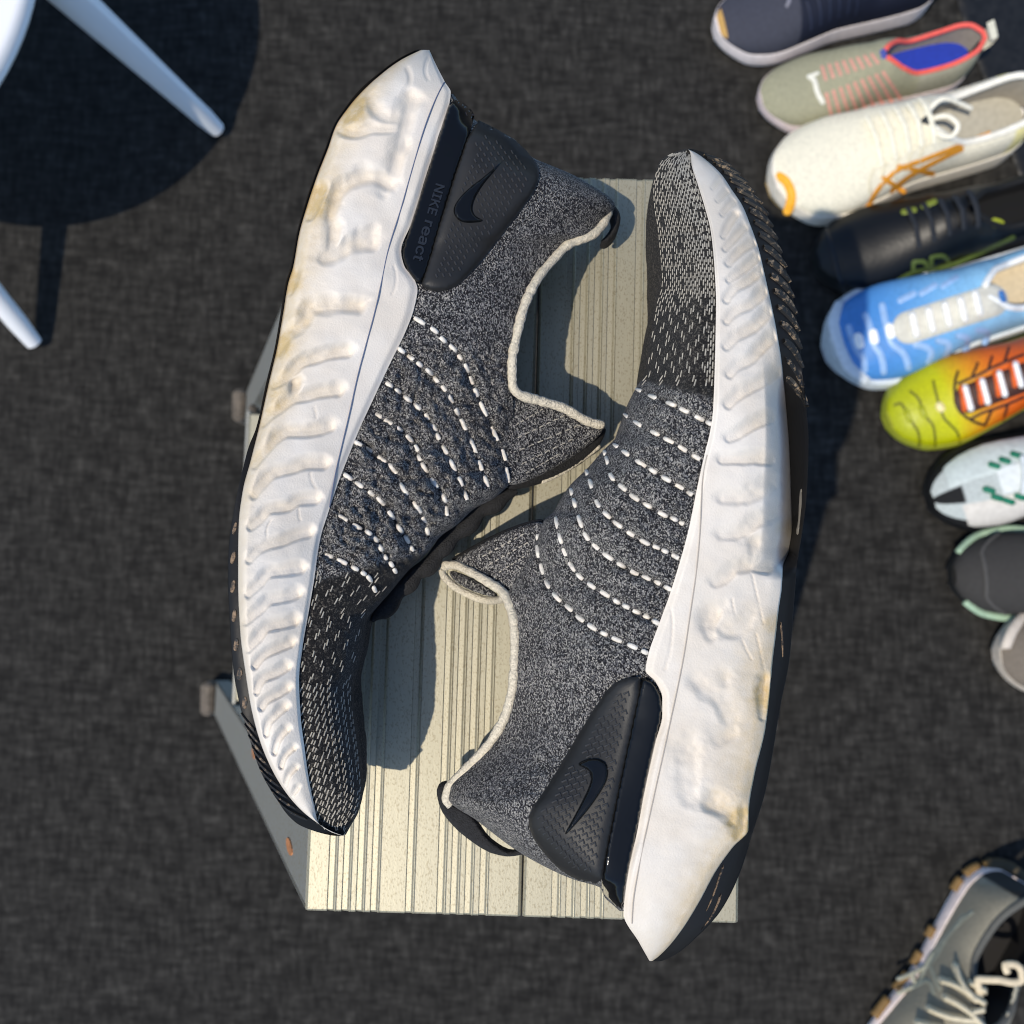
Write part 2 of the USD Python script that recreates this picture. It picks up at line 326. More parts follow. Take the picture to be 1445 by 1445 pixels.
def build_sneaker(D):
    x0c, x1c, x3c, x4c = (curve(D[k]) for k in ('x0', 'x1', 'x3', 'x4'))
    yh, yt = D['heel'], D['toe']                                     # photo rows of heel end and toe end
    S_ = lambda y: (np.asarray(y, float) - yh) / (yt - yh)
    hwf = PchipInterpolator([0, .015, .05, .12, .25, .42, .6, .72, .84, .93, .98, 1.0], [.008, .020, .030, .036, .036, .036, .043, .047, .044, .034, .021, .010])
    HM = .047
    h1f = lambda y: HM + hwf(np.clip(S_(y), 0, 1)) * D.get('hs', 1.0)
    h3f = lambda y: h1f(y) - np.interp(S_(y), [0, .1, .5, .85, 1], [.004, .008, .011, .007, .001]) * D.get('lean', 1)
    h4f = PchipInterpolator(*zip(*sorted(D['h4'])))                   # height of the ridge or rim, by row
    coll = lambda y: D['coll'](np.asarray(y, float))
    rows = D['rows']
    rowpts = np.vstack([resample(np.array(r), 3.0) for r in rows]); rowtree = cKDTree(rowpts)
    def H_mid(x, y):
        y = np.asarray(y, float); v = np.clip((x - x1c(y)) / (x3c(y) - x1c(y) + 1e-9), 0, 1)
        h = h1f(y) + (h3f(y) - h1f(y)) * v + .002 * np.sin(np.pi * v)
        h = h - .006 * np.clip(1 - v / .12, 0, 1) ** 2 * (1 if D['name'] == 'l' else .4)
        if D.get('fall'):
            a, b, c, d, am, vv = D['fall']; k = sm(y, a, b) * (1 - sm(y, c, d))
            h = h - k * am * np.clip(1 - v / vv, 0, 1) ** 1.5
        h = h - .0012 * sm(v, .93, 1.0)
        return h, v
    def H_up(x, y, wr=True):
        y = np.asarray(y, float); a = x3c(y); b = x4c(y); v = np.clip((x - a) / (b - a + 1e-9), 0, 1)
        ha = h3f(y) - .0022; hb = h4f(y); c = coll(y)
        pr = np.interp(y, *D['pw'])
        rnd = hb + (ha - hb) * np.sqrt(np.clip(1 - v ** pr, 0, 1))
        flat = ha + (hb - ha) * v ** 2.0
        h = rnd * (1 - c) + flat * c
        if wr:
            d = rowtree.query(np.stack([np.ravel(x), np.ravel(y)], 1))[0].reshape(np.shape(x))
            zone = D['puff'](x, y)
            q = np.stack([np.asarray(x) / 20., y / 15., 0 * y], -1); nz = meshkit.fbm(q, 3, 5) - .5
            edge = np.minimum(v / .06, 1) * np.minimum((1 - v) / .05, 1)
            h = h + edge * (zone * (.0030 * (1 - np.exp(-(d / 7.0) ** 2)) - .0018 + D.get('pucker', .0014) * 2 * (meshkit.fbm(np.stack([np.asarray(x) / 9., y / 9., 0 * y], -1), 2, 8) - .5)) + nz * 1.7 * (D['wrinkle'](x, y)))
        return h
    HH = lambda x, y: H_up(x, y, False) + .0004
    t = thing('running_shoe', D['label'], 'sneaker', 'pair of black knit sneakers on the stand')

    # midsole: sculpted wall, sole side, hidden lower wall
    ys = np.arange(min(yh, yt) + .5, max(yh, yt) - .5, 1.6)
    j = np.linspace(0, 1, 76)
    X = x3c(ys)[:, None] * (1 - j) + x1c(ys)[:, None] * j; Y = np.repeat(ys[:, None], len(j), 1)
    h, v = H_mid(X, Y)
    gr = groove_field(X, Y, D['grooves']); fade = np.clip(v / .05, 0, 1) * np.clip((1 - v) / .05, 0, 1)
    q = np.stack([X / 60., Y / 60., 0 * X], -1)
    h = h - gr * fade + (meshkit.fbm(q, 3, 3) - .5) * .0014 * fade - (meshkit.fbm(np.stack([X / 34., Y / 15., 0 * X], -1), 2, 21) - .5) * .0005 * fade * (1 - sm(np.abs(v - .35), .25, .5))
    up = P(X, Y, ZT + h)
    low = up[:, ::-1].copy(); low[..., 2] = np.maximum(2 * (ZT + HM) - low[..., 2], ZT + .0008)
    low = low[:, ::5]
    k = np.linspace(0, 1, 9)[1:-1]
    side = up[:, -1:] * (1 - k)[None, :, None] + low[:, :1] * k[None, :, None]
    pts = np.concatenate([up, side, low], 1)
    stain = np.zeros(pts.shape[:2]); stain[:, :len(j)] = D['stain'](X, Y, v, gr)
    mv, mf = grid_mesh(pts); mf = tris(mf)
    nn = pts.shape[1]; e = (len(ys) - 1) * nn; kk = len(mv); a = np.arange(nn - 1)
    mv = np.vstack([mv, pts[0].mean(0)[None], pts[-1].mean(0)[None]])
    mf = np.vstack([mf, np.stack([np.full(nn - 1, kk), a + 1, a], 1), np.stack([np.full(nn - 1, kk + 1), e + a, e + a + 1], 1)])
    mid = obj('midsole', (mv, mf), 'foam', t, True, {'stain': np.r_[stain.ravel(), 0, 0]})
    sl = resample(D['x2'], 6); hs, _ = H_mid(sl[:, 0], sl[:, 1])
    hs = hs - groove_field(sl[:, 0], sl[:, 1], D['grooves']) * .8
    obj('seam_shade_line', tube(P(sl[:, 0], sl[:, 1], ZT + hs + .00022), .00022, 6), D['seam'], mid, True)  # coloured strip standing in for the shadowed gap between foam layers

    # outsole
    d0 = np.interp(S_(ys), *D['d0'])
    pa = P(x1c(ys), ys, ZT + H_mid(x1c(ys), ys)[0] - .0004); pb = P(x0c(ys), ys, ZT + h1f(ys) - d0)
    n_up = 12; aa = np.linspace(0, 1, n_up)
    bulge = np.sin(aa * np.pi)[None, :, None] * np.linalg.norm(pb - pa, axis=1)[:, None, None] * .07
    out = np.tile([-1.0 if D['name'] == 'l' else 1.0, 0, 0], (len(ys), 1))
    upo = pa[:, None] * (1 - aa)[None, :, None] + pb[:, None] * aa[None, :, None] + bulge * (.6 * out[:, None] + [0, 0, .8])
    lo = upo[:, ::-1].copy(); lo[..., 2] = np.maximum(2 * (ZT + HM) - lo[..., 2], ZT + .0006)
    cen = np.linspace(0, 1, 8)[1:-1]; md = upo[:, -1:] * (1 - cen)[None, :, None] + lo[:, :1] * cen[None, :, None]
    md = md + np.sin(cen * np.pi)[None, :, None] * out[:, None] * .0025
    po = np.concatenate([upo, md, lo], 1); mv, mf = grid_mesh(po); mf = tris(mf)
    nn = po.shape[1]; e = (len(ys) - 1) * nn; kk = len(mv); a = np.arange(nn - 1)
    mv = np.vstack([mv, po[0].mean(0)[None], po[-1].mean(0)[None]])
    mf = np.vstack([mf, np.stack([np.full(nn - 1, kk), a + 1, a], 1), np.stack([np.full(nn - 1, kk + 1), e + a, e + a + 1], 1)])
    sole = obj('outsole', (mv, mf), 'rubber_black', t, True)
    def on_sole(y, a_):
        i = np.clip((np.asarray(y, float) - ys[0]) / 1.6, 0, len(ys) - 1.001); jj = np.clip(np.asarray(a_, float), 0, 1) * (n_up - 1.001)
        i0, j0 = i.astype(int), jj.astype(int); fi, fj = (i - i0)[:, None], (jj - j0)[:, None]
        return (upo[i0, j0] * (1 - fi) + upo[i0 + 1, j0] * fi) * (1 - fj) + (upo[i0, j0 + 1] * (1 - fi) + upo[i0 + 1, j0 + 1] * fi) * fj
    for (yy, a0, a1, dy, wd, mat) in D['lugs']:
        s = np.linspace(0, 1, 9); a_ = a0 + (a1 - a0) * s; yc = yy + dy * s ** 1.3; w = wd * np.sin(np.pi * np.clip(s * .9 + .08, 0, 1)) ** .6 + .3
        Lf, Ct, Rt = on_sole(yc - w, a_), on_sole(yc, a_), on_sole(yc + w, a_)
        n1 = np.cross(np.gradient(Ct, axis=0), Rt - Lf); n1 /= np.linalg.norm(n1, axis=1, keepdims=True) + 1e-9
        n1 = np.where((n1[:, 2] < 0)[:, None], -n1, n1)
        hz = .0003 if mat == 'dirt_spot' else .0010
        g = np.stack([Lf - n1 * .0004, Lf * .75 + Ct * .25 + n1 * hz, Rt * .75 + Ct * .25 + n1 * hz, Rt - n1 * .0004], 1)
        obj('tread_lug', grid_mesh(g), mat, sole)

    # upper: side sheet that faces up, and the lower sheet that lies on the stand
    yu = np.arange(D['up'][0], D['up'][1], 1.6); u = np.linspace(0, 1, 90)
    uu = 1 - (1 - u) ** 1.5 if False else u
    X = x3c(yu)[:, None] * (1 - uu) + x4c(yu)[:, None] * uu; Y = np.repeat(yu[:, None], len(u), 1)
    X[:, 0] += np.sign(x1c(yu) - x3c(yu)) * 4
    h = H_up(X, Y); up = P(X, Y, ZT + h)
    c = coll(yu)[:, None]
    hmid = HM * (1 - uu)[None] + h4f(yu)[:, None] * uu[None]
    hl = 2 * hmid - h
    rim_low = D.get('rim_low', .012); hl = hl * (1 - c * uu[None]) + c * uu[None] * rim_low
    low = up.copy(); low[..., 2] = ZT + np.maximum(hl, .0012)
    mid3 = P(x3c(yu), yu, ZT + .03)[:, None]
    low[..., :2] += (mid3[..., :2] - low[..., :2]) * (c * uu[None] ** 2 * D.get('retract', .12))[..., None]
    if D['name'] == 'l': low[..., :2] += (mid3[..., :2] - low[..., :2]) * ((1 - c) * .05 * uu[None])[..., None]
    zone = np.concatenate([D['zone'](X, Y)] * 2, 1)
    mv, mf = join([grid_mesh(up), grid_mesh(low[:, ::-1])])
    zz = D['zone'](X, Y)
    upper = obj('upper', (mv, mf), 'knit', t, True, {'zone': np.r_[zz.ravel(), zz[:, ::-1].ravel()]})

    # raised cord stitches, each its own little piece
    for r in rows:
        r = np.asarray(r, float); dd = np.linalg.norm(np.diff(r, axis=0), axis=1)
        for i in range(len(r)):
            tg = r[min(i + 1, len(r) - 1)] - r[max(i - 1, 0)]; tg = tg / (np.linalg.norm(tg) + 1e-9)
            sp = np.mean(dd[max(0, i - 1):i + 1]); ln = np.clip(sp * .62 * (1 + .15 * math.sin(i * 2.3 + r[0, 0])), 7, 27)
            s = np.linspace(-.5, .5, 5); q = r[i] + tg * (s * ln)[:, None]
            hh = H_up(q[:, 0], q[:, 1]); hh = np.minimum(hh, hh.mean() + .0012)
            rr = np.array([.8, 1, 1, 1, .8]) * .00088
            obj('stitch', tube(P(q[:, 0], q[:, 1], ZT + hh + .0006 - .0004 * np.abs(s * 2) ** 2), rr, 7, .75), 'white_cord', upper, True)
    # pale knit ticks of the toe
    tick = []
    for (ax, ay, tx, ty, ln, wd) in D['ticks'](x3c, x4c):
        s = np.array([-.5, .5]) * ln; q = np.stack([ax + tx * s, ay + ty * s], 1); nx, ny = -ty * wd, tx * wd
        hh = H_up(q[:, 0], q[:, 1]) + .0001
        l_, r_ = P(q[:, 0] - nx, q[:, 1] - ny, ZT + hh), P(q[:, 0] + nx, q[:, 1] + ny, ZT + hh); c_ = P(q[:, 0], q[:, 1], ZT + hh + .00028)
        tick.append(grid_mesh(np.stack([l_, c_, r_], 1)))
    obj('knit_flecks', join(tick), 'fleck_yarn', upper, kind='stuff')

    # heel: gloss clip, matte panel, relief, logo
    clip = obj('heel_clip', patch(D['clip'], HH, .0022, 5, 3, 1, .002, PZ), 'gloss_black', t, 40)
    pan = obj('heel_panel', patch(D['panel'], HH, .0030, 16, 3, 1, .002, PZ), 'matte_black', t, 40)
    pg = Polygon(smooth_closed(D['panel'], 3, 1)).buffer(-15); lg = Polygon(smooth_closed(D['logo'], 2, 2)).buffer(3)
    rel = []
    for (shape, px, py) in D['relief'](pg):
        if not pg.contains(Point(px, py)) or lg.contains(Point(px, py)): continue
        q = np.asarray(shape, float) + [px, py]; hh = HH(q[:, 0], q[:, 1]) + .00315
        rel.append(tube(P(q[:, 0], q[:, 1], ZT + hh), .00034, 5))
    obj('grip_relief', join(rel), 'grip_black', pan, kind='stuff')
    obj('logo', patch(D['logo'], lambda x, y: HH(x, y) + .0029, .0016, 4, 2, 2, .002, PZ), 'gloss_black', pan, 60)
    if D.get('text'):
        parts = []
        for (txt, p0, p1, hgt) in D['text']:
            tm = meshkit.text_mesh(txt, 1.0, .1, True); tv = np.array(tm.vertices); wdt = tv[:, 0].max()
            p0, p1 = np.array(p0, float), np.array(p1, float); d = (p1 - p0); ln = np.linalg.norm(d); d /= ln; upv = np.array([d[1], -d[0]])
            pp = p0 + np.outer(tv[:, 0] / wdt * ln, d) + np.outer(tv[:, 1] * hgt, upv)
            hh = HH(pp[:, 0], pp[:, 1]) + .0021 + tv[:, 2] / .1 * .0006
            parts.append((P(pp[:, 0], pp[:, 1], ZT + hh), np.array(tm.faces)))
        obj('lettering', join(parts), 'letter_black', clip)
    # collar binding
    for (pts, rad) in D['binding']:
        q = resample(np.array([p[:2] for p in pts], float), 3.0); hq = resample(np.array([(p[0], p[1], p[2]) for p in pts], float), 3.0)[:, 2]
        nz = meshkit.noise(np.stack([q[:, 0] / 5, q[:, 1] / 5, 0 * hq], -1), 4)
        obj('collar_binding', tube(P(q[:, 0], q[:, 1], ZT + hq), rad * (.88 + .3 * nz), 9), 'cream_yarn', t, True)
    return t, H_up, h4f

plain('letter_black', (.010, .010, .010), .22, spec=.7, coat=.2)

# --- traced rows: midsole edges, ridge, stitches, moulding
Lx1 = [(593,71),(563,86),(532,109.5),(510,130),(491,152),(474,177),(463,208),(447,249),(433,291),(422,330),(413.5,377),(406.6,400),(399.7,441.5),(391,491),(380,538),(365,605),(354,649),(343,690.6),(337,737.7),(336,780),(336,821.5),(339,891),(346,946),(355,1001),(366,1043),(383,1084.5),(405,1120.5),(427,1145),(446,1160),(466,1172),(484,1179)]
Lx0 = [(590,69),(560,84),(530,106.5),(507,127),(487,152),(470,178),(459.5,208),(443.5,249),(429.5,291),(418.5,330),(410,377),(403,400),(396,441.5),(387.5,491),(376,538),(361,605),(351,630),(345.7,649),(336,690.6),(329,726.6),(323.5,765),(321.6,800),(321.6,821.5),(323.5,863),(327.7,932),(336,985),(350,1034.7),(366,1084.5),(391,1129),(419,1162),(444,1173),(466,1178.6),(484,1181)]
Lx2 = [(627,116),(618,133),(602,172),(585,227),(566,294),(546,360),(538,400),(530,436),(516,488.6),(505,530),(494,580),(483,627),(474,666),(467.5,702),(465,716)]
Lx3 = [(606,71),(628,116),(636,130),(618,194),(599,255),(580,316),(566,354.5),(570,374),(586,397),(589,408),(584,436),(574,464),(549,516),(527,563),(507.6,605),(491,646),(477,682),(463,724),(452,760),(447,790),(444,813),(435.6,863),(427,913),(422,960),(424.6,1015),(430,1057),(435.6,1098),(444,1140),(449,1160),(467,1174),(486,1180)]
Lx4 = [(638,130),(648,143),(662,154),(667,166),(726,197),(751,222),(776,233),(809,247),(837,263),(862,280),(868,291),(862,303),(853,312),(837,330.5),(804,343.6),(781,366),(759,393),(740,432),(729,475),(722,512),(722,542),(724,580),(722,640),(720,680),(709,693),(698,703),(671,717),(643,742),(624,755),(604,778),(574,808),(549,838),(532,857),(519,873),(516,891),(513,913),(505,946),(499,974),(503,1015),(511,1079),(513,1112),(506,1145),(494,1167),(487,1180)]
Lrows = [
 [(592,452.6),(613,466),(625,479),(639,491),(649,504),(658.5,519),(665,537),(672,553.6),(682,577),(698,612),(711,642),(716,670)],
 [(566,494),(579.6,504.6),(592,514),(606,524.6),(615.6,535.6),(626.6,548),(636,563),(644.6,580),(654,599),(668,630),(678,657),(686,679.6)],
 [(549,542.6),(561.6,552),(575.4,563),(589,574),(603,588),(613,603.5),(618,616),(628,635),(639,657),(650,679.6),(657,699)],
 [(534,586),(548,595),(564,606),(578,618.7),(588,632.5),(592,646),(599,660),(613,682),(626.6,702),(630,721)],
 [(505,625.6),(521,635),(539,648),(554.7,661.6),(570,690.6),(589,715.6),(598,733),(603,749)],
 [(491,672.7),(507,684),(524,696),(537.5,707),(552,726.6),(564,746),(574,761),(581,774)],
 [(484,731),(503.5,743),(520,751.6),(530,761),(537,773),(543.6,786),(552,796),(557,805)],
 [(464,784),(483,792.5),(501,802),(513,809),(521,816),(528,831)]]
G = lambda *p, d=.0017, w=8.0: (d, w, list(p))
Lgr = [G((522,341),(497,347),(475,359),(457,365),w=12,d=.0022),G((472,322),(470,340),(466,360),w=9),
 G((504,433),(486,433),(461,433),(439,437),(428,455),(410,473),(392,496),w=10,d=.0022),G((489.5,496),(471.5,498),(446,505),(423,514),(410,528),(387,543),w=9),
 G((476,551),(453,554),(428,560),(415,563),(392,578),(370,597),w=9),G((417,540),(416,552),(414,563)),
 G((464,601),(449.5,606.6),(428,610),(406,610),(388,621),(370,641),(358,655),w=9),
 G((455,655),(435,655),(410,662),(386.6,668),(372,680),(358,698),w=9),G((444,705.5),(421,707),(404.6,716),(379,720),(367,732.5),(354,743)),
 G((435,752),(413.6,757.7),(397,765),(372,772),(352,790)),G((422.7,803),(401,806),(380,809),(366,824),(350,838)),G((418,838),(401,844),(381.6,847),(366,861),(346.5,877)),
 G((413.5,877),(394,882),(375.5,886.6),(363,902),(349.6,915.5)),G((409,908),(392,915.5),(371,926),(360,940),w=7),G((403,941),(391,949),(371,958),(362,976),w=7),
 G((404,972),(392,979.5),(374,990),(369,999),w=6.5),G((401,998),(386,1012),(378.5,1021),(375.5,1036),w=6),G((404,1030),(392,1045.5),(387.6,1062),w=5.5),
 G((413.5,1056),(400,1071),(397,1082),w=5),G((416.6,1083.5),(407.5,1094),(403,1109),w=4.5,d=.0012),G((419.6,1111),(413.5,1122),w=4,d=.001),
 G((520,136),(532,156),(550,168),(570,168),w=10,d=.0018),G((580,146),(570,186),(562,222),(552,252),(541,272),w=11,d=.0020),G((548,262),(520,250),(500,255),(482,267),(471,285),(468,315),(471,334),w=10,d=.0024),
 G((482,181),(500,188),(528,182),(556,182),w=9,d=.0016),G((505,146),(494,162),(484,176),w=10,d=.0024),G((452,268),(447,284),(436,305),w=9,d=.0024),G((416,385),(413,400),(408,412),w=7,d=.0018),
 G((437,643),(441,652),(438,668),(446,690),w=1.7,d=.0004),G((443,575),(446,590),(440,606),w=1.7,d=.0004),G((425,700),(421,716),(424,735),w=1.7,d=.0004),G((382,735),(376,750),(380,765),w=1.7,d=.0004),G((365,620),(369,634),(364,644),w=1.7,d=.0005),G((556,375),(559,395),(554,415),w=2,d=.0004),G((604,84),(600,100),(604,112),w=3,d=.0005),G((575,98),(579,112),(572,128),w=3.5,d=.0006)]
def Lstain(x, y, v, gr):
    s = .55 * (1 - sm(v, .0, .42)) * (1 - sm(y, 560, 760)) + .28 * (1 - sm(v, 0, .3)) * sm(y, 560, 700) * (1 - sm(y, 860, 960))
    for (cx, cy, r, am) in ((500,157,20,.75),(447,284,22,.7),(414,397,13,.55),(396,489,18,.5),(395,560,22,.25)):
        s = s + am * np.exp(-(((x - cx) ** 2 + (y - cy) ** 2) / r ** 2) ** 1.5)
    return np.clip(s + .18 * gr / .002 * (1 - sm(v, .5, .8)) * (1 - sm(y, 700, 850)), 0, 1)
def Lticks(x3c, x4c):
    out = []
    for i in range(24):
        v = .03 + .94 * i / 23
        yy = 812 + 6.5 * (i % 2) + 15.5 * ((i // 4) % 2) * 0; k = 0
        while yy < 1172:
            dense = sm(yy, 930, 1000); lnv = (9 + 1.0 * RNG.random()) * (1 - .25 * dense)
            x = x3c(yy) + (x4c(yy) - x3c(yy)) * v
            x2 = x3c(yy + 2) + (x4c(yy + 2) - x3c(yy + 2)) * v
            lean = -.55 * (1 - v) * sm(yy, 900, 1020); tg = np.array([(x2 - x) / 2 + lean - .1, 1.0]); tg /= np.linalg.norm(tg)
            show = (i % 4 in (0, 1) and ((yy - 812) / 31 + (i // 4) * .5) % 1 < .42) if dense < .5 else (i % 3 != 2 and RNG.random() < .86)
            if show and x4c(yy) - x > 4: out.append((x, yy, tg[0], tg[1], lnv, .95))
            yy += lnv + (3 if dense < .5 else 3.6)
    return out
def Lrelief(pg):
    out = []; x0, y0, x1, y1 = pg.bounds
    for a in range(-30, 40):
        for b in range(-30, 40):
            px, py = 670 + a * 9.6 + b * 1.1 + (b % 2) * 4.8, 290 + b * 7.8 - a * .8
            if x0 < px < x1 and y0 < py < y1: out.append(([(-1.1, -2.3), (0, 0), (1.1, 2.3)], px, py))
    return out
LEFT = dict(name='l', seam='seam_shade', label='black knit sneaker lying with white sole to the left and heel at the top', heel=70, toe=1180, x0=Lx0, x1=Lx1, x2=Lx2, x3=Lx3, x4=Lx4, rows=Lrows, grooves=Lgr,
    h4=[(120,.046),(170,.044),(230,.034),(290,.028),(340,.038),(400,.047),(480,.052),(545,.050),(600,.046),(680,.042),(760,.040),(860,.040),(950,.040),(1080,.040),(1180,.046)],
    coll=lambda y: sm(y, 230, 370) * (1 - sm(y, 600, 690)), pw=([100, 300, 700, 850, 1200], [4, 3, 2.6, 2.2, 2.0]),
    d0=([0, .04, .5, .62, .8, 1.0], [.001, .004, .005, .007, .008, .002]), up=(133, 1179), pucker=.0032, stain=Lstain,
    puff=lambda x, y: sm(y, 455, 520) * (1 - sm(y, 790, 815)) * np.ones_like(np.asarray(x, float)),
    wrinkle=lambda x, y: .0010 + .0055 * np.exp(-(((x - 585) / 55.) ** 2 + ((y - 700) / 75.) ** 2)) + .0025 * np.exp(-(((x - 545) / 30.) ** 2 + ((y - 790) / 40.) ** 2)),
    zone=lambda x, y: sm(np.asarray(y) + .25 * (np.asarray(x) - 500), 800, 812), ticks=Lticks, relief=Lrelief,
    clip=[(637.5,133),(664,152),(671,166),(638,262),(619,329),(597,402),(586,398),(571,376),(566,355),(580,316),(599,255),(618,194)],
    panel=[(668,166),(697,180),(727,197),(750,220),(762,242),(758,262),(743,286),(715,322),(682,364),(657,393),(637,408),(615,411),(594,404),(597,392),(626,294)],
    logo=[(713,222),(690,244),(657,269),(642,287),(639,300),(646,311),(660,315),(686,312),(671,306),(666,297),(668,283),(680,262),(697,242)],
    text=[('NIKE', (616,257), (603,301), 12.5), ('react', (601,308), (583,366), 14)],
    lugs=[(742 + 41 * i, .22, .68, 9, 9, 'dirt_spot') for i in range(7)] + [(1030 + 15.5 * i, .20, .98, -24, 4, 'lug_dirt') for i in range(9)],
    binding=[([(858,300,.031),(853,312,.034),(837,331,.038),(804,343.6,.041),(781,366,.044),(759,393,.0485),(740,432,.052),(729,475,.0535),(722.5,512,.0535),(723,542,.052),(732,556,.050),(759,564.6,.046),(795,575.6,.041),(831,595,.035),(851,600,.032)], .00185)])
tL, HL, h4L = build_sneaker(LEFT)

Rx1 = [(974,212),(980,214.6),(998,227),(1018,246),(1031.6,266),(1048,291),(1059,318),(1070,349),(1081,396),(1090,437),(1098,479),(1105,526),(1110,581.5),(1114,637),(1116,692),(1117,722),(1118,745),(1113,778),(1105,800),(1103,830.6),(1099,858),(1095,894),(1090,935),(1088,958),(1080,1028),(1064.5,1094),(1057,1140),(1056,1171),(1035,1194.6),(1010,1229.5),(987,1272),(960,1315),(929,1350),(922,1355)]
Rx0 = [(978,210.5),(990,214),(1015,224),(1040,244),(1059,266),(1079,296),(1092.5,329.5),(1103.6,363),(1114.7,401),(1123,443),(1128.5,484.5),(1133,526),(1138,578),(1141,620),(1140.5,650.7),(1137.7,706),(1132,750),(1126,789),(1121,844.5),(1118,886),(1114,930),(1101,997),(1091.6,1055),(1080,1117),(1061,1179),(1045,1229.5),(1018,1284),(983,1322.5),(948,1350),(926,1359)]
Rx2 = [(998,642),(991,684),(988,747.6),(983,803),(974,866.6),(966,920),(944,1028),(921,1132.5),(902,1222),(893,1280),(892,1303)]
Rx3 = [(971,211),(973.5,214.6),(976,232.6),(984.6,260),(995.6,296),(1002.6,324),(1008,374),(1010.5,429),(1009.5,484.5),(1008,540),(1006,581.5),(1002,609),(994,642),(983,692),(971.6,747.6),(960.5,789),(944,842),(930,880.5),(914,927.5),(911,946),(925,962),(934.6,985),(934.6,1008.5),(925,1047),(909.5,1117),(898,1179),(886,1233),(880,1289),(902,1330),(916,1355)]
Rx4 = [(966,210),(943,219),(932,227),(925,243.7),(921,268.6),(922,291),(926.4,318),(930.6,360),(933,390),(932.5,404),(926.4,426),(921,457),(915,493),(910,529),(900,542.6),(893,556.5),(881,587),(873,611.6),(848,639),(831,658.7),(803.6,686),(790,706),(781,722),(766,735),(755,760),(742,790),(722,828),(716,842),(722,868),(727,900),(725,958),(715.6,1004.6),(692,1047),(657.5,1086),(633,1113),(632,1126),(673,1158),(735,1204),(781,1229),(809,1241),(847,1253),(853,1266),(866,1278),(878,1289)]
Rrows = [
 [(904,551.6),(924,561),(947.5,570),(966,579),(987,590),(1001,597)],
 [(886,588),(902,598.7),(924.6,611),(944,621.7),(963,632.7),(982.7,645)],
 [(870.6,630),(884,639.7),(905,654),(922,664.6),(940.6,676),(959,686.7),(973.6,696)],
 [(854,639.7),(857.5,651),(864,674),(879,688),(895.5,702),(914,713),(935,725.5),(951,732),(962,738)],
 [(829,668.7),(834.6,685),(844,711.6),(856.7,727),(872,740),(890,753),(910,765),(926,772),(938.4,777.5),(953,785)],
 [(807,695),(811,710),(819,736.5),(827.7,757),(841,771),(858,785),(876.7,797),(895.5,808),(912,815),(928,822),(943,830)],
 [(786,738),(791,760),(797,779),(807,799),(818.5,813.5),(835,826.5),(854,838),(870.6,848.7),(884,856),(898,863),(912,870),(926,878)],
 [(759,756),(759,778),(765,803),(773,825),(786,843),(803,858),(819,873),(836,885),(852.6,894),(870.6,902.6),(893,912),(910,920)]]
Rgr = [G((1016.7,251),(1005.7,265),w=4,d=.0008),G((1025,270.6),(1012.6,283),w=4.5,d=.001),G((1034.7,284),(1019.5,302),w=5,d=.0012),G((1037.5,304),(1026,322),(1021,333),w=5.5,d=.0014),
 G((1050,322),(1037.5,335.6),(1023.7,351),w=6,d=.0015),G((1062,344),(1043,356),(1028,371.6),w=6.5),G((1066.6,364.7),(1046,382.7),(1029,395),w=6.5),G((1071,384),(1053,399),(1035,409),(1025.7,423),w=7),
 G((1075.5,413),(1057.5,431),(1035,442),(1025.7,453),w=7.5),G((1082,442),(1063,463),(1038,477),(1025.7,489),w=8),G((1089,477),(1071,495),(1057.5,508.7),(1039.5,518),(1030,528),w=8.5),
 G((1093,527),(1068.6,543),(1049,553),(1028,571),w=9),G((1085,590),(1059.7,601.5),(1043,612),(1029,618),w=9),G((1084.6,648.6),(1065,647),(1046,648),(1019.5,649),w=9),
 G((1084.6,684.6),(1065,698),(1048.6,704),(1021,704),w=10),G((1093,726),(1065,738.5),(1048.6,752),(1019.5,755),w=10),G((1064,767),(1066,785),(1056,798),(1036,803),(1023,816),(1010,823),w=10,d=.0017),
 G((1083,803),(1060,800),w=8),G((1007,868),(1000,885),(1003,898),w=12,d=.002),G((1013,878),(1034,888),(1058,863),w=13,d=.0012),G((993,971),(1015,985),(1022,996),(1031,1023),(1015,1043),w=14,d=.0014),
 G((975,1061),(972,1092),(975,1122),(1004,1133),w=17,d=.0011),G((1004,1133),(1030,1150),(1046,1166),w=13,d=.0024),G((1048,1150),(1044,1180),w=10,d=.0022),G((1080,960),(1077,985),(1078,1010),w=9,d=.0022),G((1059,800),(1068,840),(1077,880),w=1.8,d=.0005),G((1033,845),(1040,880),(1048,905),(1060,930),w=1.8,d=.0005),G((1067,895),(1075,930),(1082,965),w=1.8,d=.0005),G((944,850),(949,880),(947,910),(938,945),w=2,d=.0004),G((1019,961),(1000,966),w=12,d=.0012)]
def Rstain(x, y, v, gr):
    s = .50 * (1 - sm(v, 0, .5)) * sm(y, 800, 960) + .12 * (1 - sm(v, 0, .5)) * (1 - sm(y, 500, 700)) + .10 * sm(y, 780, 950)
    for (cx, cy, r, am) in ((1047,1166,20,.95),(1078,985,16,.7),(1092,880,14,.45),(1110,745,14,.5)):
        s = s + am * np.exp(-(((x - cx) ** 2 + (y - cy) ** 2) / r ** 2) ** 1.5)
    return np.clip(s + .15 * gr / .002 * (1 - sm(v, .4, .8)), 0, 1)
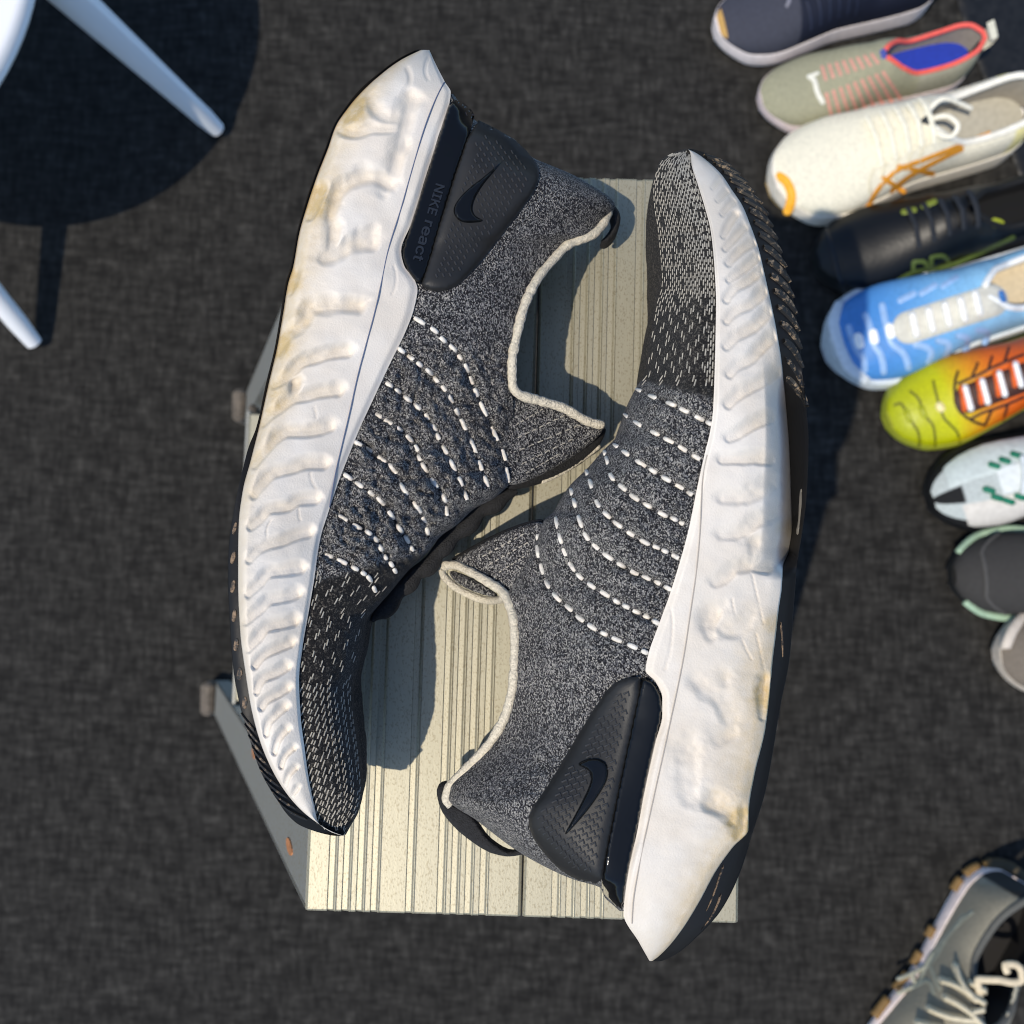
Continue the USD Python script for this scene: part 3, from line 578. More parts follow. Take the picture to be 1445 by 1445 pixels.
def Rticks(x3c, x4c):
    out = []
    for i in range(26):
        v = .03 + .94 * i / 25
        yy = 540 - 6.0 * (i % 2)
        while yy > 216:
            dense = 1 - sm(yy, 380, 450 + 60 * v); lnv = (9 + 1.0 * RNG.random()) * (1 - .2 * dense)
            x = x3c(yy) + (x4c(yy) - x3c(yy)) * v; x2 = x3c(yy - 2) + (x4c(yy - 2) - x3c(yy - 2)) * v
            tg = np.array([(x - x2) / 2 - .06, 1.0]); tg /= np.linalg.norm(tg)
            if dense < .5 and v > .12: show = i % 3 in (0, 1) and ((540 - yy) / 28 + (i // 3) * .5) % 1 < .45
            else: show = RNG.random() < .9
            if show: out.append((x, yy, tg[0], tg[1], lnv, .95))
            yy -= lnv + (3 if dense < .5 else 3.4)
    return out
def Rrelief(pg):
    out = []; x0, y0, x1, y1 = pg.bounds
    for a in range(-30, 40):
        for b in range(-40, 40):
            px, py = 860 + a * 10.6 - b * 4.6, 1010 + b * 9.6 - a * 3.0
            if x0 < px < x1 and y0 < py < y1: out.append(([(-4.6, 1.4), (2.2, -1.8), (3.4, 4.0)], px, py))
    return out
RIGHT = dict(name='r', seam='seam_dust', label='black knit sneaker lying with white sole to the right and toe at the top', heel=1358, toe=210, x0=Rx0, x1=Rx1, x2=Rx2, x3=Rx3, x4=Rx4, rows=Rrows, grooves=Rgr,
    h4=[(205,.046),(300,.040),(420,.040),(540,.042),(640,.044),(740,.046),(840,.048),(900,.052),(960,.052),(1040,.046),(1090,.038),(1120,.030),(1160,.032),(1210,.038),(1253,.043),(1300,.046)],
    coll=lambda y: sm(y, 740, 830) * (1 - sm(y, 1040, 1180)), pw=([200, 500, 700, 1100, 1300], [2.0, 2.1, 2.6, 3, 4]),
    d0=([0, .1, .35, .6, .9, 1.0], [.001, .010, .010, .012, .010, .002]), up=(210.5, 1287), stain=Rstain, fall=(490, 580, 770, 820, .032, .29), lean=-1.0,
    puff=lambda x, y: (sm(y, 540, 556) * (1 - sm(y + .45 * (np.asarray(x) - 860), 890, 950))) * np.ones_like(np.asarray(x, float)),
    wrinkle=lambda x, y: .0012 * np.ones_like(np.asarray(x, float)),
    zone=lambda x, y: 1 - sm(np.asarray(y) - .25 * (np.asarray(x) - 950), 543, 553), ticks=Rticks, relief=Rrelief,
    clip=[(907,956),(922,962),(934,983),(935,1008),(925,1047),(909.5,1117),(898,1179),(886,1233),(879,1288),(866,1278),(852,1266),(848,1253),(853,1206),(865,1147),(885,1046),(903,965)],
    panel=[(909,955),(886,956),(867,964),(851,981),(812.6,1043),(774,1109),(749,1144),(745,1164),(754,1187),(782,1221),(809,1240),(848,1252),(856,1206),(868,1148),(889,1047)],
    logo=[(791,1187),(812,1149),(829,1116),(835,1098),(831,1086),(812,1079),(828,1070.5),(846,1070),(858,1080),(858,1100),(846,1121),(826,1149)],
    lugs=[(222 + i * 9.5 + .52 * i * i, .16, .98, 14 + i * 1.5, 3.6 + i * .24, 'lug_dirt') for i in range(18)] + [(1222, .12, .38, 62, 5, 'dirt_spot'), (1262, .55, .80, 48, 6, 'dirt_spot'), (880, .15, .45, 46, 6, 'dirt_spot')],
    retract=.18, rim_low=.010,
    binding=[([(626,799,.026),(640,797,.031),(662,806,.037),(690,822,.043),(710,836,.047),(720,856,.0505),(726,880,.053),(727,905,.0535),(725,958,.0535),(715,1004.6,.0510),(692,1047,.047),(657.5,1086,.040),(634,1112,.034),(630,1124,.031),(636,1137,.030)], .00180),
             ([(640,797,.031),(627,797,.027),(624,806,.021),(636,823,.017),(660,838,.016),(688,847,.020),(706,846,.034),(712,840,.045)], .0016)])
tR, HR, h4R = build_sneaker(RIGHT)

# --- tongues
def tongue_h(c0, h0, c1, h1):
    c0, c1 = np.array(c0, float), np.array(c1, float); d = c1 - c0; L2 = d @ d
    return lambda x, y: ZT_off + h0 + (h1 - h0) * np.clip(((x - c0[0]) * d[0] + (y - c0[1]) * d[1]) / L2, -.3, 1.1)
ZT_off = 0.0
hl_t = tongue_h((705, 610), .0465, (853, 600), .0295)
tgL = obj('tongue', patch([(698,552),(722,542),(734,552),(760,561),(796,572),(832,592),(853,598),(848,614),(809,644),(768,668),(730,684),(712,682),(704,640)], hl_t, .0022, 14, 3, 1, .002, PZ), 'rib_knit' if False else 'knit', tL, 50)
obj('tongue_lining', patch([(722,664),(768,650),(810,625),(846,606),(856,603),(853,616),(842,636),(812,660),(770,680),(736,689),(712,690)], lambda x, y: hl_t(x, y) - .012, .002, 8, 3, 1, .002, PZ), 'black_yarn', tL, 50)
def line_on(pts, hf, r, mat, parent, name, sides=7):
    q = resample(np.array(pts, float), 3.0); obj(name, tube(P(q[:, 0], q[:, 1], ZT + hf(q[:, 0], q[:, 1])), r, sides), mat, parent, True)
line_on([(846,630),(812,655),(790,669),(764,680)], lambda x, y: hl_t(x, y) - .0115, .0009, 'cream_yarn', tL, 'tongue_binding')
hr_t = tongue_h((735, 790), .0475, (626, 795), .0275)
tgR = obj('tongue', patch([(634,796),(648,785),(698,757),(742,740),(765,735),(772,750),(764,790),(748,828),(724,846),(710,832),(690,818),(662,803)], hr_t, .0022, 12, 3, 1, .002, PZ), 'knit', tR, 50)
obj('tongue_edge', patch([(634,790),(648.6,780.5),(698,753),(742,736),(768,731),(764,742),(700,766),(650,792)], lambda x, y: hr_t(x, y) - .003, .002, 6, 3, 1, .004, PZ), 'black_yarn', tR, 50)
obj('tongue_lining', patch([(632,803),(660,812),(690,830),(706,842),(690,842),(660,832),(638,818)], lambda x, y: np.interp(x, [630, 706], [.017, .026]), .001, 4, 3, 1, .004, PZ), 'knit', tR, 50, {})
# pale lines of the ribbed tongue knit
for par, hf, c, ex in ((tgL, hl_t, [((728,600),(775,572)), ((730,618),(800,585)), ((732,636),(822,598)), ((736,655),(812,618)), ((742,668),(790,640))], 0), (tgR, hr_t, [((680,786),(742,752)), ((690,797),(748,764)), ((704,808),(742,784))], 0)):
    tk = []
    for (a, b) in c:
        a, b = np.array(a, float), np.array(b, float); n = 7
        for i in range(n):
            p, q = a + (b - a) * (i + .1) / n, a + (b - a) * (i + .65) / n; mm = np.stack([p, (p + q) / 2 + [0, -.6], q])
            tk.append(tube(P(mm[:, 0], mm[:, 1], ZT + hf(mm[:, 0], mm[:, 1]) + .0023), .00022, 5))
    obj('knit_ribs', join(tk), 'fleck_yarn', par, kind='stuff')
# scalloped black edge of the far side of the left sneaker, showing under the ridge
q = resample(np.array([(728,690),(700,706),(676,722),(650,748),(630,763),(612,788),(580,816),(556,842),(538,862),(524,876)], float), 3.0)
sc = .5 + .5 * np.cos(np.arange(len(q)) * 3 / 41 * 2 * np.pi + .6 * np.sin(np.arange(len(q)) * .11))
qq = q + np.outer(3.2 * sc, [.55, .83])
obj('lower_edge', tube(P(qq[:, 0], qq[:, 1], ZT + .030), (.0030 + .0008 * sc) * np.minimum(1, np.minimum(np.arange(len(q)) + 2, len(q) + 1 - np.arange(len(q))) / 8.), 10), 'black_yarn', tL, True)
# pull loops
obj('pull_loop', patch([(858,284),(868,290),(876,302),(875,318),(868,334),(856,345),(846,341),(856,332),(863,320),(864,308),(860,300)], lambda x, y: .022 + 0 * x, .0025, 5, 3, 1, .006, PZ), 'black_yarn', tL, 50)
obj('pull_loop', patch([(632,1103),(620,1106),(615,1116),(621,1142),(634,1160),(652,1178),(686,1202),(712,1209),(728,1208),(741,1205),(735,1199),(722,1203),(706,1196),(688,1182),(676,1164),(664,1148),(646,1138),(634,1133),(629,1120)], lambda x, y: .024 + .006 * np.clip((x - 640) / 90, 0, 1), .0022, 5, 3, 1, .003, PZ), 'black_yarn', tR, 50)
# torn flap of foam at the right sneaker's edge
fl = np.array([(1131,686),(1134,698),(1134,742),(1129,757),(1124,752),(1128,735),(1129,705)], float)
obj('torn_flap', patch(fl, lambda x, y: .066 + 0 * x, .0012, 3, 2, 1, .001, PZ), 'flap_foam', tR, 40)

# ------------------------------------------------------------------ the white side table at the upper left
tb = thing('side_table', 'round white side table on splayed white legs, partly out of the picture', 'table')
TC, TR_, TH = np.array([-.655, .556]), .243, .30
def lathe(prof, c, n=96):
    an = np.linspace(0, 2 * np.pi, n, endpoint=False); p = np.array(prof, float)
    g = np.stack([c[0] + p[:, :1] * np.cos(an), c[1] + p[:, :1] * np.sin(an), np.repeat(p[:, 1:2], n, 1)], -1); return grid_mesh(g, True)
obj('table_top', lathe([(0.0005, TH - .022), (TR_ - .012, TH - .022), (TR_ - .003, TH - .018), (TR_, TH - .011), (TR_ - .003, TH - .003), (TR_ - .009, TH), (.0005, TH)], TC), 'white_paint', tb, True)
f1, f2 = P(48, 484, .012), P(306, 182, .012)
for (ft, dr) in ((f1, (-.335, .727)), (f2, (-.335, .114)), (np.array([-1.0, .50, .012]), (1.0, .1)), (np.array([-.62, .95, .012]), (-.1, -1.0))):
    s = np.linspace(0, 1, 12)[:, None]; d = np.array([dr[0], dr[1], 1.0])
    p = ft + s * d * (TH - .035)
    v, f = tube(p, np.r_[.009, .0112, np.linspace(.0116, .0185, 10)], 20); obj('leg', (v, f), 'white_paint', tb, 40)

# ------------------------------------------------------------------ the sneakers standing on the carpet
def tinted(name, rough, spec, bump, bscale):
    n = {'g': ('geometry', {}), 'a': ('attribute', {'attribute': 'tint'}), 'n': ('noise_texture', {'scale': 500., 'detail': 3.}),
         'r': ('rgb_ramp', {'ramp': [(.25, (.72, .72, .72)), (.75, (1.15, 1.15, 1.15))]}), 'mx': ('mix', {'mix_type': 'multiply', 'fac': 1.0}),
         'p': ('principled_bsdf', {'roughness': rough, 'specular_ior_level': spec}), 'bn': ('noise_texture', {'scale': bscale, 'detail': 2.}), 'b': ('bump', {'strength': bump, 'distance': .001})}
    usdkit.material(stage, L + name, n, [('g.position', 'n.vector'), ('g.position', 'bn.vector'), ('n.fac', 'r.fac'), ('a.color', 'mx.color1'), ('r.color', 'mx.color2'), ('mx.color', 'p.base_color'), ('bn.fac', 'b.height'), ('b.normal', 'p.normal')], surface='p.BSDF')
tinted('shoe_fabric', .8, .25, .6, 900.); tinted('shoe_gloss', .42, .35, .25, 300.)
def col(*c): return tuple((x / 255.) ** 2.2 for x in c)
_made = {}
def mat_of(rgb, rough=.6, spec=.4):
    k = (rgb, rough)
    if k not in _made: _made[k] = plain('dyed_%03d' % len(_made), col(*rgb), rough, spec=spec, vary=.12, vscale=180, bump=.2, bscale=600)
    return _made[k]
TK = [0, .015, .05, .12, .28, .45, .62, .75, .86, .94, .98, 1.0]
WK = PchipInterpolator(TK, [.010, .019, .028, .034, .0355, .036, .043, .0475, .0425, .031, .020, .008])
ZTOP = PchipInterpolator([0, .06, .18, .30, .40, .47, .55, .66, .78, .88, .95, 1], [.088, .086, .072, .066, .082, .092, .088, .073, .060, .052, .045, .034])
RR = PchipInterpolator([0, .02, .06, .15, .28, .38, .44, .50, 1], [.0, .30, .60, .66, .62, .52, .30, .0, .0])
class Shoe:
    def __init__(s, label, toe, heel, tint, sole=(225, 222, 215), lining=(40, 40, 42), collar=None, gloss=False, scale=None, zsole=.030, under=(40, 38, 36), insole=None, flare=1.08, wide=1.0):
        s.a = P(*heel, .03); b = P(*toe, .03); d = b - s.a; s.L = np.linalg.norm(d[:2]); s.x = d / s.L; s.y = np.array([-s.x[1], s.x[0], 0]); s.k = s.L / .285 * wide; s.kz = s.L / .285
        s.zs = zsole; s.t = thing('sneaker', label, 'sneaker', 'sneakers set out on the carpet')
        t = np.r_[np.linspace(0, .06, 8)[:-1], np.linspace(.06, .94, 64), np.linspace(.94, 1, 9)[1:]]
        w = WK(t) * s.k * flare
        sp = .014 * sm(t, .80, 1.0) ** 1.5 + .004 * (1 - sm(t, 0, .1))
        zt_ = s.zsole(t)
        rings = []
        for (f, zz) in ((.90, sp), (.985, sp + .004), (1.0, sp + .010), (.985, zt_ - .004), (.95, zt_), (.0, zt_)):
            rings.append((f, zz))
        pts = np.array([[s.W(t[i], sg * w[i] * f, zz[i]) for (f, zz) in (rings if sg > 0 else rings[::-1])] for i in range(len(t)) for sg in (1,)])
        full = []
        for i in range(len(t)):
            r = [s.W(t[i], w[i] * f, zz[i]) for (f, zz) in rings] + [s.W(t[i], -w[i] * f, zz[i]) for (f, zz) in rings[::-1]]
            full.append(r)
        full = [[np.mean(full[0], 0)] * 12] + full + [[np.mean(full[-1], 0)] * 12]
        s.sole = obj('sole', grid_mesh(np.array(full), True), mat_of(sole, .5), s.t, 50)
        un = np.array([[s.W(t[i], f * w[i] * .86, sp[i] * 1.0 + (.0015 if abs(f) == 1 else -.0)) for f in (-1, -.96, .96, 1)] for i in range(len(t))]); un[:, 1:3, 2] = np.maximum(un[:, 1:3, 2] - .005, .0005)
        obj('outsole', grid_mesh(un), mat_of(under, .6), s.sole, False)
        q = np.linspace(-1, 1, 61)
        T, Q = np.meshgrid(np.linspace(.004, .996, 110), q, indexing='ij')
        up = s.surf(T, Q); tc = np.array([col(*c) for c in tint(T.ravel(), Q.ravel())]) if not isinstance(tint, tuple) else np.tile(col(*tint), (T.size, 1))
        rim = RR(np.clip(T[:, 30], 0, 1)) > .02
        v, f = grid_mesh(up); f = tris(f)
        cut = (f // 61)[:, 0]; jj = f % 61; bridge = (jj.min(1) <= 30) & (jj.max(1) >= 30) & (jj.max(1) - jj.min(1) < 3)
        top0 = np.isin(jj, [30]).any(1); f = f[~(top0 & rim[cut])]
        s.upper = obj('upper', (v, f), 'shoe_gloss' if gloss else 'shoe_fabric', s.t, True, {'tint': tc})
        # lining, footbed, collar
        tt = np.linspace(.006, .47, 40); li = []
        for sg in (-1, 1):
            pr = s.surf(tt, np.full(40, sg * .034)); lo = pr.copy(); cen = np.array([s.W(a, 0, s.zs + .008) for a in tt]); lo[:, :2] += (cen[:, :2] - lo[:, :2]) * .12; lo[:, 2] = s.zs + .008
            mid = pr * .5 + lo * .5; mid[:, :2] += (cen[:, :2] - mid[:, :2]) * -.03
            li.append(grid_mesh(np.stack([pr, mid, lo], 1)))
        ft = np.array([[s.W(a, f_ * WK(a) * s.k * .72, s.zs + .010 - .001 * abs(f_)) for f_ in np.linspace(-1, 1, 7)] for a in np.linspace(.02, .55, 30)])
        obj('lining', join(li), mat_of(lining, .85), s.t, True); obj('footbed', grid_mesh(ft), mat_of(insole or lining, .8), s.t, True)
        tt = np.linspace(.012, .475, 44); ring = np.vstack([s.surf(tt[::-1], np.full(44, .03)), s.surf(tt, np.full(44, -.03))])
        obj('collar', tube(np.vstack([ring]), .0032 * s.k, 9), mat_of(collar or lining, .8), s.t, True)
    def hpx(s, x, y):
        if not hasattr(s, 'tree'):
            T, Q = np.meshgrid(np.linspace(.01, .99, 160), np.linspace(-.98, .98, 121), indexing='ij'); w = s.surf(T, Q).reshape(-1, 3)
            d = w - [0, 0, CAM_H]; dep = -(d[:, 2] * ct - d[:, 1] * st_); up = d[:, 1] * ct + d[:, 2] * st_
            s.tree = cKDTree(np.stack([N_PX / 2 + F_PX * d[:, 0] / dep, N_PX / 2 - F_PX * up / dep], 1)); s.zv = w[:, 2]
        dd, ii = s.tree.query(np.stack([np.ravel(x), np.ravel(y)], 1), k=12)
        zz = s.zv[ii]; ok = zz > zz.max(1, keepdims=True) - .012; wt = ok / (dd + .3) ** 2
        return ((zz * wt).sum(1) / wt.sum(1)).reshape(np.shape(x))
    def stroke(s, name, pts, wd, rgb, rough=.6, thick=.0016):
        b = LineString(resample(np.array(pts, float), 3.0)).buffer(wd / 2, cap_style=1)
        return obj(name, patch(np.array(b.exterior.coords)[:-1], s.hpx, thick, wd * .4, 2.2, 1, .002, P), mat_of(rgb, rough), s.upper, 50)
    def zsole(s, t): return (s.zs + .004 * (1 - sm(t, 0, .3)) - .006 * sm(t, .5, .8) + .010 * sm(t, .85, 1)) * s.kz
    def W(s, t, y, z): return s.a + s.x * t * s.L + s.y * y + np.array([0, 0, z - s.a[2]])
    def surf(s, T, Q, off=0.):
        T, Q = np.broadcast_arrays(np.asarray(T, float), np.asarray(Q, float)); c = np.clip(T, 0, 1)
        r = np.maximum(RR(c), 0); w = WK(c) * s.k; q = 1 - np.abs(Q); zb = s.zsole(c) - .001; ztp = ZTOP(c) * s.kz
        y = np.sign(Q) * w * (r + (1 - r) * np.cos(q * np.pi / 2)); zz = zb + (ztp - zb) * np.sin(q * np.pi / 2) ** .85
        y = y * (1 + off / .04); zz = zz + off * np.sin(q * np.pi / 2)
        return s.a + T[..., None] * s.L * s.x + y[..., None] * s.y + np.stack([0 * y, 0 * y, zz - s.a[2]], -1)
    def band(s, name, pts, r, rgb, rough=.6, flat=.45, off=.0004, parent=None):
        q = resample(np.array(pts, float), .012); v = tube(s.surf(q[:, 0], q[:, 1], off), r, 8, flat)
        return obj(name, v, mat_of(rgb, rough), parent or s.upper, True)
    def panel(s, name, t0, t1, q0, q1, rgb, rough=.6, off=.0012, parent=None):
        """A stitched-on overlay; t0, t1 may be functions of q."""
        q = np.linspace(q0, q1, 14); a = np.array([t0(x) if callable(t0) else t0 for x in q]); b = np.array([t1(x) if callable(t1) else t1 for x in q])
        e = np.linspace(0, 1, 9); T = a[:, None] * (1 - e) + b[:, None] * e; Q = np.repeat(q[:, None], 9, 1)
        o = np.full(T.shape, off); o[[0, -1]] = -.0006; o[:, [0, -1]] = -.0006
        return obj(name, grid_mesh(s.surf(T, Q, o)), mat_of(rgb, rough), parent or s.upper, True)
    def laces(s, ts, rgb, w=.22, r=.0028, cross=False, off=.004, jit=0.):
        for i, a in enumerate(ts):
            q = np.linspace(-w, w, 9); p = s.surf(a + (0.018 * q / w if cross else 0) + jit * math.sin(i * 3.1), q, off)
            # a lace bridges the throat: lift it off the surface to a gentle arc
            p[:, 2] = np.maximum(p[:, 2], np.interp(q, [-w, 0, w], [p[0, 2], max(p[0, 2], p[4, 2]) + .002, p[-1, 2]]))
            obj('lace', tube(p, r, 9, .5), mat_of(rgb, .75), s.t, True)
    def loop(s, pts, r, rgb):
        p = np.array([s.W(a, b, c) for a, b, c in pts]); obj('lace', tube(resample(p, .004), r, 9, .7), mat_of(rgb, .75), s.t, True)
    def tab(s, rgb, tall=.012):
        p = np.array([s.W(t_, 0, z_ * s.kz) for t_, z_ in ((.0, .070), (-.022, .085), (-.020, .100), (.004, .094))]); q = resample(p, .004)
        wv = s.y * .010; g = np.stack([q - wv, q - wv * .98 + [0, 0, .0015], q + wv * .98 + [0, 0, .0015], q + wv], 1); obj('heel_tab', grid_mesh(g), mat_of(rgb, .8), s.t, True)

# navy knit shoe, topmost
A1 = Shoe('dark navy sneaker with a white sole, topmost in the row and cut by the edge', (1010, 38), (1318, -28),
    lambda t, q: [(62, 64, 74) if a > .66 else (26, 31, 46) for a in t], sole=(214, 206, 204), lining=(20, 22, 30), zsole=.033)
A1.panel('toe_cap', lambda q: .965, lambda q: .992, -.6, .7, (176, 140, 80)); A1.band('logo', [(.72, .15), (.70, .02), (.715, -.12)], .002, (120, 120, 130))
for i in range(6): A1.band('knit_rib', [(.42 + .04 * i, .75), (.43 + .04 * i, .45), (.44 + .04 * i, .2)], .0012, (38, 44, 62))
# olive-beige slip-on with pink ticks
B1 = Shoe('olive beige knit slip-on sneaker with red collar trim and blue insole', (1074, 138), (1366, 80),
    lambda t, q: [(148, 146, 122) if a > .30 else (150, 148, 130) for a in t], sole=(205, 190, 188), lining=(150, 142, 128), collar=(222, 92, 82), zsole=.030, insole=(36, 58, 160))
def ticks(shoe, a, b, c, d, n, m, wd, rgb):
    a, b, c, d = (np.array(k, float) for k in (a, b, c, d))
    for i in range(n):
        p0, p1 = a + (b - a) * i / (n - 1), c + (d - c) * i / (n - 1)
        for k in range(m): shoe.stroke('pink_stitch', [p0 + (p1 - p0) * (k + .12) / m, p0 + (p1 - p0) * (k + .72) / m], wd, rgb, .8, .001)
ticks(B1, (1166,131), (1246,101), (1178,183), (1272,140), 9, 6, 4.2, (196, 138, 124)); ticks(B1, (1160,93), (1230,76), (1166,114), (1240,90), 8, 3, 4.2, (196, 138, 124))
B1.stroke('logo', [(1142,108),(1149,113),(1153,128),(1161,144)], 7, (216, 214, 200)); B1.stroke('logo', [(1142,108),(1154,103)], 5, (216, 214, 200)); B1.tab((196, 194, 176)); B1.panel('tongue_label', .47, .50, -.1, .1, (70, 80, 150))
# cream running shoe with orange stripes
C1 = Shoe('cream white running shoe with crossed orange side stripes and orange toe tip', (1090, 258), (1440, 163),
    lambda t, q: [(224, 218, 196) if a > .14 else (224, 214, 150) for a in t], sole=(228, 220, 204), lining=(150, 144, 132), collar=(226, 222, 208), zsole=.034, under=(150, 130, 90), insole=(170, 165, 150), wide=1.14)
orange = (206, 138, 40)
C1.stroke('toe_tip', [(1100,249),(1110,257),(1117,276),(1112,297)], 13, (226, 160, 40))
for pts in ([(1224,294),(1233,277),(1249,256),(1271,238),(1303,226),(1351,207),(1396,188)], [(1259,269),(1281,251),(1310,234),(1357,211)], [(1246,251),(1276,270)], [(1268,235),(1317,245)]): C1.stroke('side_stripe', pts, 6.5, orange)
C1.laces([.47, .515, .56, .605, .65], (226, 220, 198), .34, .0030); C1.loop([(.46, .012, .094), (.42, .026, .100), (.39, .018, .104), (.42, .004, .104), (.46, .0, .096)], .0026, (230, 224, 204)); C1.loop([(.46, -.01, .094), (.40, -.016, .100), (.33, -.010, .09), (.28, -.004, .082)], .0026, (230, 224, 204))
for i in range(5): C1.band('vamp_seam', [(.68 - .045 * i, .72 - .02 * i), (.69 - .045 * i, .50), (.67 - .045 * i, .34)], .0014, (206, 198, 172))
# black shoe with a green cage
D1 = Shoe('all black sneaker with olive green cage loops, between the cream and the blue one', (1153, 368), (1500, 285), (13, 13, 12), sole=(24, 25, 25), lining=(14, 15, 17), collar=(18, 19, 20), gloss=True, zsole=.030)
for pts in ([(1252,413),(1265,398),(1291,384),(1335,376),(1383,357),(1430,335)], [(1289,384),(1289,370),(1302,369),(1311,384)], [(1315,380),(1314,364),(1329,361),(1341,374)]): D1.stroke('cage_strand', pts, 6, (78, 92, 44), .4)
for pts in ([(1275,299),(1290,296)], [(1303,291),(1319,284)]): D1.stroke('eyelet_strap', pts, 8, (110, 122, 44), .5)
D1.stroke('heel_dot', [(1404,314),(1411,316)], 13, (176, 182, 50), .5)
D1.laces([.47, .52, .57, .62, .67], (30, 34, 40), .3, .003); D1.band('toe_bumper', [(.93, .9), (.95, .5), (.952, 0), (.95, -.5), (.93, -.9)], .003, (26, 26, 27), .3)
# blue gradient shoe
def blue(t, q):
    return [tuple(np.array((70, 130, 196)) * (1 - k) + np.array((140, 190, 222)) * k) for k in sm(1 - np.asarray(t), .12, .62)]
E1 = Shoe('sky blue sneaker with wavy pale side lines and white laces', (1170, 494), (1516, 384), blue, wide=1.12, flare=1.15, sole=(206, 214, 218), lining=(214, 206, 186), collar=(226, 228, 226), gloss=True, zsole=.034, under=(190, 196, 200), insole=(196, 180, 150))
for k, pts in enumerate(([(1198,462),(1204,480),(1210,495),(1219,508),(1220,522)], [(1221,445),(1227,460),(1232,484),(1244,504),(1247,525)], [(1245,431),(1249,452),(1257,482),(1277,502),(1282,519)], [(1292,487),(1314,497),(1310,513)], [(1324,481),(1339,487),(1334,503)], [(1352,474),(1366,479),(1362,493)], [(1380,466),(1394,470),(1390,483)], [(1270,424),(1290,414)], [(1300,414),(1320,402)], [(1330,404),(1350,391)])):
    E1.stroke('wave_line', pts, 9.5 - .2 * k, (140, 172, 212), .35, .0012)
E1.stroke('lace_guard', [(1283,462),(1400,424)], 46, (190, 188, 176), .6, .003)
for (x, y) in ((1290,459),(1313,452),(1336,444),(1358,437),(1379,428)): E1.stroke('lace', [(x - 3, y - 14), (x + 3, y + 13)], 13, (236, 234, 226), .6, .008)
for (x, y) in ((1212,481),(1233,475),(1256,467)): E1.stroke('toe_stud', [(x - 1, y - 5), (x + 1, y + 5)], 13, (244, 244, 240), .4, .003)
E1.stroke('tongue_badge', [(1413,414),(1416,424)], 10, (60, 116, 180), .5, .006)
E1.band('toe_rim', [(.90, .97), (.965, .6), (.972, 0), (.965, -.6), (.90, -.97)], .0078, (206, 212, 215), .35)
# yellow to red shoe
def fire(t, q):
    c = np.array([(150, 160, 20), (186, 186, 16), (210, 140, 28), (206, 92, 26), (150, 48, 22)], float); k = np.interp(np.asarray(t), [.2, .45, .62, .72, .80, 1.0], [4, 3.4, 2.9, 1.8, 1.0, .2]); i = np.minimum(k.astype(int), 3); f = (k - i)[:, None]
    return list(map(tuple, c[i] * (1 - f) + c[i + 1] * f))
F1 = Shoe('yellow toed sneaker fading to orange and red with white laces', (1254, 594), (1596, 470), fire, sole=(150, 156, 50), lining=(60, 30, 18), collar=(90, 40, 20), gloss=True, zsole=.028, under=(30, 28, 24))
for pts in ([(1262,572),(1270,569),(1280,584),(1290,600),(1297,614),(1298,630)], [(1284,552),(1297,564),(1304,584),(1318,604),(1320,629)], [(1317,537),(1322,559),(1332,589),(1351,611),(1355,623)]): F1.stroke('seam', pts, 3.6, (92, 94, 10), .5, .0008)
for pts in ([(1352,524),(1347,547),(1350,572),(1369,592),(1390,600)], [(1372,531),(1380,512)], [(1395,520),(1400,503)], [(1418,509),(1424,490)], [(1352,541),(1378,530),(1402,518),(1445,500)], [(1369,592),(1388,582),(1412,574),(1445,560)], [(1390,600),(1400,578)], [(1416,592),(1422,572)]): F1.stroke('seam', pts, 4, (44, 24, 14), .5, .001)
F1.stroke('throat', [(1366,563),(1450,531)], 40, (58, 28, 16), .6, .002)
for (x, y) in ((1366,562),(1390,553),(1414,542),(1437,529)): F1.stroke('eyelet_tab', [(x - 9, y - 15), (x - 5, y + 15)], 9, (206, 90, 30), .5, .004); F1.stroke('lace', [(x - 4, y - 15), (x + 4, y + 14)], 10, (246, 244, 238), .6, .007)
F1.stroke('toe_stud', [(1326,573),(1328,576)], 12, (222, 208, 150), .3, .003)
for (x, y) in ((1302,581),(1281,587)): F1.stroke('toe_stud', [(x - 2, y - 6), (x + 3, y + 6)], 8, (150, 156, 22), .3, .002)
# grey mesh shoe with green eyelets
G1 = Shoe('pale grey mesh sneaker with green eyelets and a black toe', (1314, 706), (1656, 606), lambda t, q: [(30, 31, 32) if (abs(b) > .66 or (a > .9 and b > -.1 and b < .2)) else (176, 184, 182) for a, b in zip(t, q)], sole=(22, 23, 24), lining=(120, 124, 124), zsole=.028)
G1.panel('side_mesh', .55, lambda q: .985 - .03 * abs(q), -.75, -.12, (182, 192, 190)); G1.panel('side_mesh', .55, lambda q: .95 - .04 * abs(q), .22, .9, (196, 192, 184))
G1.panel('throat', .44, .78, -.22, .22, (200, 206, 206), .7, .003)
for (x, y) in ((1403,655),(1418,648),(1434,640),(1396,690),(1408,701),(1424,706),(1440,700)): G1.stroke('eyelet', [(x - 5, y), (x + 5, y + 3)], 9, (26, 112, 86), .5, .004)
G1.laces([.50, .55, .60, .65, .70], (196, 204, 206), .24, .0036, True, .006)
# black shoe with a mint edge
H1 = Shoe('charcoal sneaker with a thin mint green sole edge', (1346, 812), (1700, 798), lambda t, q: [(58, 57, 56)] * len(t), sole=(30, 31, 31), lining=(36, 36, 36), zsole=.024)
for sg in (1, -1): H1.band('mint_edge', [(.97 if sg < 0 else .955, sg * .97), (.90, sg * .99), (.78, sg * 1.0), (.6, sg * 1.0), (.3, sg * 1.0)], .0042, (150, 176, 150), .6, .8, .003)
for a in (.60, .66, .72): H1.band('vamp_line', [(a, -.55), (a + .02, 0), (a, .55)], .0022, (76, 75, 73), .8)
H1.band('toe_line', [(.80, .85), (.90, .4), (.905, -.4), (.80, -.85)], .002, (74, 73, 71), .8)
